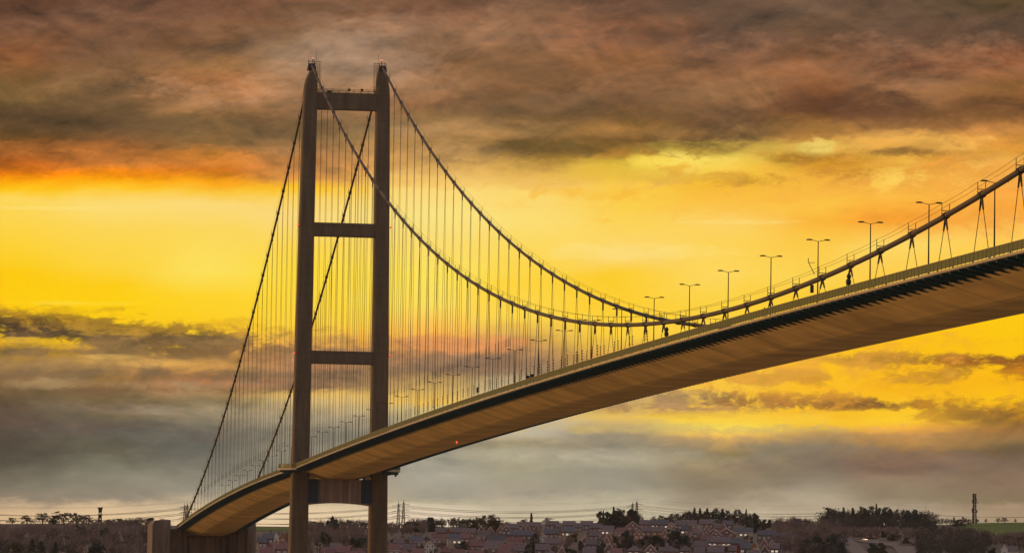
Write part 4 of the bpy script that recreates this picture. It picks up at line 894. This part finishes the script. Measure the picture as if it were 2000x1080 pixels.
for a in [
 (524,1041,20,'side','darkbrick','slate',('chim',)),(540,1037,9,'gable','white','slate',('thin',)),(552,1039,13,'gable','orange','brown',('plain',)),(513,1048,16,'side','brick','slate',()),(545,1060,34,'side','pink','red',()),(520,1068,26,'side','pink','red',('chim',)),
 (640,1070,26,'side','pink','red',()),(668,1066,28,'side','pink','red',('chim',)),(700,1070,28,'hip','pink','red',()),(655,1060,18,'side','brick','brown',()),(688,1076,22,'side','brick','red',('gutter',)),
 (770,1062,22,'side','pink','red',('gutter',)),(778,1050,20,'side','brick','brown',()),(800,1062,24,'side','pink','brown',('chim',)),(813,1047,24,'side','darkbrick','slate',('gutter',)),(790,1072,24,'hip','brick','red',()),(816,1071,20,'side','brick','red',()),
 (840,1056,21,'gable','white','slate',('tudor',)),(858,1042,26,'side','brick','red',('chiml','gutter')),(888,1043,27,'side','beige','slate',('white','gutter')),(908,1041,18,'side','brick','red',('chim',)),(876,1029,13,'gable','orange','brown',('thin',)),(895,1030,22,'side','darkbrick','brown',()),
 (860,1030,18,'side','darkbrick','brown',()),(917,1031,22,'side','brick','brown',('small',)),(933,1056,30,'long','brick','red',()),(945,1036,24,'side','darkbrick','brown',('small','gutter')),(940,1027,13,'gable','darkbrick','brown',()),(958,1028,14,'gable','brick','brown',()),
 (970,1045,34,'side','brick','slate',('gutter',)),(964,1058,36,'side','brick','brown',('small','gutter')),(978,1025,12,'gable','brick','brown',('chim',)),(989,1026,18,'gable','darkbrick','brown',('thin',)),(872,1066,24,'hip','brick','red',()),(895,1072,22,'side','pink','red',()),(930,1074,26,'side','brick','red',('small',)),(985,1070,24,'side','pink','red',('white',)),
 (998,1022,30,'side','darkbrick','brown',()),(1034,1019,46,'long','darkbrick','brown',()),(1023,1025,12,'gable','brick','brown',('thin','blind')),(1031,1025,11,'gable','brick','brown',('thin','blind')),(1048,1024,10,'gable','brick','brown',('thin','blind')),(1078,1017,23,'long','darkbrick','brown',()),(1094,1021,14,'long','darkbrick','brown',()),(1112,1017,23,'long','darkbrick','brown',()),(1146,1017,23,'long','darkbrick','brown',()),(1129,1021,16,'long','brick','brown',()),(1164,1022,22,'long','darkbrick','brown',()),
 (1018,1035,42,'side','darkbrick','slate',('small',)),(1061,1040,13,'gable','white','slate',('tudor','thin')),(1077,1032,26,'side','darkbrick','slate',('chim',)),(1108,1029,28,'side','beige','slate',('chiml','white')),(1094,1034,10,'gable','orange','brown',('plain','chimc')),(1133,1039,10,'gable','beige','brown',('thin',)),(1142,1047,14,'gable','pink','red',()),(1080,1050,30,'side','brick','brown',('small',)),(1097,1067,15,'gable','brick','red',('white',)),
 (1005,1049,30,'side','brick','red',('gutter','chim')),(990,1062,24,'side','brick','red',()),(1014,1064,20,'side','darkbrick','brown',('white',)),(1060,1062,26,'side','darkbrick','brown',('small',)),(1076,1072,24,'hip','brick','brown',()),(1186,1026,24,'side','brick','brown',('white','gutter')),(1188,1040,14,'gable','orange','slate',('thin',)),(1185,1047,11,'gable','pink','slate',()),(1190,1060,18,'gable','darkbrick','slate',()),
 (1160,1036,18,'side','brick','brown',('chim','small')),(1155,1052,20,'side','darkbrick','brown',('small',)),(1150,1068,24,'side','brick','brown',()),(1236,1018,24,'gable','brick','brown',('thin',)),(1215,1030,20,'side','pink','red',('gutter',)),(1237,1064,25,'hip','brick','brown',('white',)),(1248,1034,18,'gable','orange','brown',('thin',)),(1205,1070,20,'side','brick','red',()),
 (1271,1063,21,'gable','brick','brown',('white',)),(1304,1065,33,'hip','brick','brown',('white','porch')),(1337,1064,22,'hip','pink','brown',('white',)),(1262,1015,26,'side','brick','brown',('small','chiml')),(1288,1015,34,'side','darkbrick','slate',('chim','white')),(1312,1019,17,'gable','beige','brown',()),(1284,1028,22,'side','orange','brown',('chimc',)),(1299,1033,11,'gable','orange','slate',()),
 (1328,1016,22,'side','darkbrick','brown',()),(1345,1015,30,'side','brick','brown',('chim','gutter')),(1337,1025,14,'side','brick','slate',('white',)),(1262,1028,18,'side','brick','brown',('chim',)),(1362,1032,16,'side','darkbrick','brown',()),(1380,1014,26,'side','brick','brown',('small',)),(1388,1013,9,'gable','pink','brown',('blind',)),(1395,1013,9,'gable','pink','brown',('blind',)),
 (1368,1027,9,'gable','brick','slate',()),(1381,1025,11,'gable','pink','slate',()),(1369,1034,11,'gable','brick','slate',()),(1384,1031,8,'gable','brick','slate',('blind',)),(1394,1032,22,'gable','darkbrick','brown',('thin',)),(1399,1034,19,'gable','brick','brown',()),(1419,1031,34,'gable','brick','brown',()),(1405,1022,20,'side','brick','brown',('chim',)),(1413,1023,13,'gable','pink','pale',('plain',)),
 (1380,1044,20,'side','brick','red',('white',)),(1405,1048,46,'side','brick','brown',('white','porch')),(1429,1042,13,'gable','orange','brown',('thin',)),(1440,1045,11,'gable','pink','brown',()),(1452,1030,36,'side','beige','slate',('white','gutter')),(1440,1050,24,'side','darkbrick','slate',('chiml','small')),(1398,1067,30,'side','brick','brown',('white',)),(1456,1060,22,'side','beige','slate',('white',)),(1432,1064,18,'side','brick','brown',()),
 (1420,1016,20,'side','darkbrick','slate',('chim',)),(1368,1056,24,'side','brick','brown',('small',)),(1365,1068,20,'side','darkbrick','brown',()),(1497,1035,36,'side','darkbrick','slate',('chim',)),(1522,1040,26,'side','darkbrick','slate',()),(1474,1056,14,'gable','orange','brown',()),(1493,1052,13,'gable','pink','red',()),(1507,1053,10,'gable','beige','red',()),(1480,1066,10,'gable','white','slate',('thin',)),(1494,1064,15,'gable','darkbrick','slate',()),(1513,1060,16,'side','darkbrick','brown',('white',)),(1470,1074,20,'side','brick','brown',()),
 (1962,1062,14,'gable','white','slate',('thin','white')),(1979,1066,18,'side','white','brown',('white','gutter')),
 ]: house(*a)
WN = {'brick': 'red brick', 'darkbrick': 'dark brick', 'orange': 'orange brick', 'white': 'white walled', 'beige': 'beige', 'pink': 'pinkish brick'}
RN = {'slate': 'slate grey', 'brown': 'brown', 'red': 'reddish', 'pale': 'pale'}
FN = {'gable': 'gable-fronted house', 'side': 'house with broad roof', 'hip': 'hip-roofed house', 'long': 'long low terrace'}
def hreg(px, pt):
    c = 'left of tower' if px < 570 else 'between the tower legs' if px < 730 else 'below the pylons' if px < 830 else 'in the left town' if px < 1000 else 'in the central town' if px < 1200 else 'in the right-centre town' if px < 1350 else 'in the right town' if px < 1600 else 'below the green pasture'
    return c, ('top rows' if pt < 1030 else 'middle rows' if pt < 1052 else 'bottom rows')
hg = {}
for h in HS: hg.setdefault((WN[h[3]], RN[h[4]], FN[h[2]], *hreg(h[0], h[1])), []).append(h)
for (w_, r_, f_, c_, row), L in hg.items():
    L.sort(key=lambda h: h[0])
    for i, h in enumerate(L):
        n = '' if len(L) == 1 else f', {ORD[i]} from left'
        rf = '' if w_ == 'x' else f', {r_} roof'
        lab = f'{w_} {f_}{rf}, {c_}, {row}{n}' if f_ != FN['side'] else f'{w_} house, broad {r_} roof, {c_}, {row}{n}'
        tag(h[6], lab, 'house', 'houses of the hillside town')

# ------------------------------------------------------------------ pylons, masts, wires
pymat = mat('pylon_steel', (.13,.115,.10), .6, .1, 1)
def lattice(b, w0, w1, z0, z1, n, r=.13):
    lv = [z0+(z1-z0)*(1-(1-i/n)**1.15) for i in range(n+1)]
    wd = lambda z: w0+(w1-w0)*((z-z0)/(z1-z0))
    c = [(-1,-1),(1,-1),(1,1),(-1,1)]
    for sx, sy in c: b.tube([(sx*w0/2, sy*w0/2, z0), (sx*w1/2, sy*w1/2, z1)], r, 4)
    for a, z in zip(lv[:-1], lv[1:]):
        for i in range(4):
            (x0, y0), (x1, y1) = c[i], c[(i+1) % 4]; wa, wb2 = wd(a)/2, wd(z)/2
            b.tube([(x0*wa, y0*wa, a), (x1*wb2, y1*wb2, z)], r*.6, 3, cap=False); b.tube([(x1*wa, y1*wa, a), (x0*wb2, y0*wb2, z)], r*.6, 3, cap=False)
            b.tube([(x0*wb2, y0*wb2, z), (x1*wb2, y1*wb2, z)], r*.6, 3, cap=False)
def pylon(px, pt, Y, lab, H=46, arms=(.62,.77,.92), rz=0.1):
    p = at(px, pt, Y); g = p.z-H
    r = tag(empty('pylon', (p.x, Y, g), rz), lab, 'pylon', 'electricity pylons behind the town')
    b = MB(); lattice(b, 7.0, 2.2, -6, H*.6, 7, .24); lattice(b, 2.2, 1.3, H*.6, H*.92, 6, .2); b.tube([(0,0,H*.9),(0,0,H)], [.5,.1], 4); b.build('lattice_tower', pymat, r)
    out = []
    for k in (.655,.775,.90):
        z = H*k-1; L = 6.2
        for s in (-1, 1):
            MB().tube([(0,-.8,z+.9),(s*L,0,z)], .13, 4).tube([(0,.8,z+.9),(s*L,0,z)], .13, 4).tube([(0,0,z-.2),(s*L,0,z)], .13, 4).tube([(s*L,0,z),(s*L,0,z-1.5)], .12, 4).build('cross_arm', pymat, r)
        out.append(Vector((p.x, Y, g+z-1.3)))
    return out, Vector((math.cos(rz), math.sin(rz), 0))*6.2, Vector((p.x, Y, g+H))
YP = 3300
PY = [pylon(-110, 984, YP, 'lone pylon beyond the left edge of the hill'), pylon(366, 979, YP, 'pylon behind the lower end of the left cable'),
      pylon(788.5, 974.5, YP, 'taller right pylon of the pair just right of the tower'), pylon(1244, 974, YP, 'taller right pylon of the pair above the town'),
      pylon(1712, 983, YP, 'pylon hidden behind the wood on the right'), pylon(2180, 988, YP, 'pylon beyond the right edge')]
P2 = [pylon(-140, 985, YP+160, 'second pylon beyond the left edge'), pylon(361, 981, YP+160, 'second pylon behind the lower end of the left cable'), pylon(778.5, 977.5, YP+160, 'shorter left pylon of the pair just right of the tower'), pylon(1235.5, 978, YP+160, 'shorter left pylon of the pair above the town'), pylon(1690, 990, YP+160, 'second pylon hidden behind the right wood')]
def wires(Q, lab, rr=.13):
    for a, c in zip(Q[:-1], Q[1:]):
        r = MB()
        for k in range(3):
            for s in (-1, 1):
                p, q = a[0][k]+a[1]*s, c[0][k]+c[1]*s; n = 14
                r.tube([p.lerp(q, i/n)-Vector((0,0,4*(i/n)*(1-i/n)*6.5)) for i in range(n+1)], rr, 3, cap=False)
        r.tube([a[2].lerp(c[2], i/14)-Vector((0,0,4*(i/14)*(1-i/14)*5)) for i in range(15)], rr*.5, 3, cap=False)
        yield r
spans = ['off the left edge', 'crossing behind the tower', 'above the left half of the town', 'above the right half of the town', 'above the green pasture']
for L, nm in ((PY, 'nearer'), (P2, 'farther')):
    for i, r in enumerate(wires(L, nm)):
        tag(r.build('power_line', pymat), f'{nm} set of thin power lines strung between pylons {spans[i]}', 'power line', 'power lines on the skyline')
def mast(px, pt, pb, lab, kind):
    g = ground(px, pb); k = scale_at(g.y); H = (to_px(g)[1]-pt)/k
    r = tag(empty('telecoms_mast', g), lab, 'telecoms mast')
    b = MB(); lattice(b, 1.6, .9, -1, H*.9, 9, .12); b.build('lattice_tower', darksteel, r)
    if kind == 'big':
        MB().tube([(-.35,0,-1),(-.35,0,H)], .32, 6).build('pole', darksteel, r)
        for x, z0, z1 in ((-.7,H*.86,H*1.0),(.35,H*.84,H),(-.8,H*.70,H*.82),(.55,H*.72,H*.84),(-.95,H*.36,H*.50),(.9,H*.36,H*.44)):
            MB().box(x-.3, x+.3, -.5, -.2, z0, z1).build('antenna_panel', darksteel, r)
        MB().box(-1.2,1.9,-.1,.1,H*.68,H*.70).build('cross_arm', darksteel, r)
    else:
        for z0, z1, w in ((H*.72, H, 1.15),(H*.42,H*.62,.85),(H*.18,H*.34,.9)):
            MB().tube([(0,0,z0),(0,0,z0+(z1-z0)*.7),(0,0,z1)], [w*.55,w*.75,w], 8).build('antenna_drum', darksteel, r)
    r.scale = (1.7, 1.7, 1)
    return r
mast(1903, 963, 1021, 'tall dark lattice telecoms mast with antenna panels beside the pasture', 'big')
mast(195, 991, 1027, 'short telecoms mast with drum shaped antennas on the left hill', 'small')
# road lamps by the shore, a chimney, skyline road lamps, a car
def shore_lamp(px, pt, lab, dbl=True, Y=720, H=11.0, m=None):
    p = at(px, pt, Y); g = p.z-H; r = tag(empty('street_lamp', (p.x, Y, g)), lab, 'street lamp'); mm = m or mat('galvanised', (.55,.50,.45), .5, .05, 1)
    MB().tube([(0,0,-2),(0,0,H)], [.16,.09], 6).build('pole', mm, r)
    for s in ((-1, 1) if dbl else (1,)):
        MB().tube([(0,0,H-.1),(s*1.3,0,H+.1)], .06, 5).build('arm', mm, r)
        MB().tube([(s*1.2,0,H+.12),(s*1.6,0,H+.16),(s*2.2,0,H+.12)], [.1,.2,.1], 6).build('lamp_head', mm, r)
for a in ((536,1059.5,'pale twin armed lamp left of the tower near the anchorage',True),(622.5,1067,'pale twin armed lamp left of a pair between the tower legs',True),(634,1069,'pale single armed lamp right of a pair between the tower legs',False),(777,1076,'pale twin armed lamp just right of the tower foot',True),(506,1070.5,'low pale lamp beside the anchorage',True),(492,1055,'single pale lamp at the right corner of the anchorage',True)):
    shore_lamp(*a)
for px, lab in ((1507,'left one of two thin road lamps on the skyline right of the town'),(1527,'right one of two thin road lamps on the skyline right of the town')):
    shore_lamp(px, 1010, lab, False, 1900, 9, darksteel)
p = at(1442, 1064, 900); g = gz(p.x, 900); H = p.z-g
r = tag(empty('factory_chimney', (p.x, 900, g)), 'thick dark red chimney stack rising at the bottom edge of the town', 'chimney')
MB().tube([(0,0,-2),(0,0,H-.6)], [1.0,.85], 12).build('shaft', mat('dark_red_brick', (0.175,0.0225,0.01875), .8, .1, 1), r); MB().tube([(0,0,H-.6),(0,0,H)], .98, 12).build('cap', mat('dark_red_brick', (0,0,0)), r)
g = ground(1688, 1057)
r = tag(empty('car', g+Vector((0,0,.55)), .35), 'small car with both headlights lit coming down the road on the right', 'car')
b = MB(); b.loft([[(x, -2.1, .35),(x, -2.1, .85),(x, -1.2, 1.0),(x*.86, -.6, 1.45),(x*.86, 1.0, 1.45),(x, 1.8, 1.0),(x, 2.1, .9),(x, 2.1, .35)] for x in (-.85, .85)]); b.build('body', mat('car_paint', (.10,.10,.12), .3, .05, 1), r)
MB().loft([[(x,-1.15,1.0),(x*.9,-.66,1.40),(x*.9,-.62,1.36),(x,-1.0,.98)] for x in (-.7,.7)]).build('windscreen', panem, r)
for x in (-.82,.82):
    for y in (-1.35, 1.35): MB().tube([(x-.1,y,.33),(x+.1,y,.33)], .33, 12).build('wheel', timb, r)
for x in (-.6,.6): MB().tube([(x,-2.2,.7),(x,-2.1,.7)], .22, 8).build('headlight', mat('headlight', (1,.8,.5), .3, .02, 1, emit=(1,.72,.42,5.0)), r)
# small buildings on the skyline by the mast

# ------------------------------------------------------------------ haze
hzm = bpy.data.materials.new('haze_air'); hzm.use_nodes = True; t = hzm.node_tree; t.nodes.remove(t.nodes['Principled BSDF'])
pv = t.nodes.new('ShaderNodeVolumePrincipled'); pv.inputs['Color'].default_value = (.90,.82,.84,1); pv.inputs['Density'].default_value = 2.0e-5; pv.inputs['Anisotropy'].default_value = .1
t.links.new(pv.outputs[0], t.nodes['Material Output'].inputs['Volume'])
tag(MB().box(-20500, 20500, -20500, 31000, -12, 185).build('haze', hzm), 'thin evening haze over the river and the town', None, None, 'stuff')
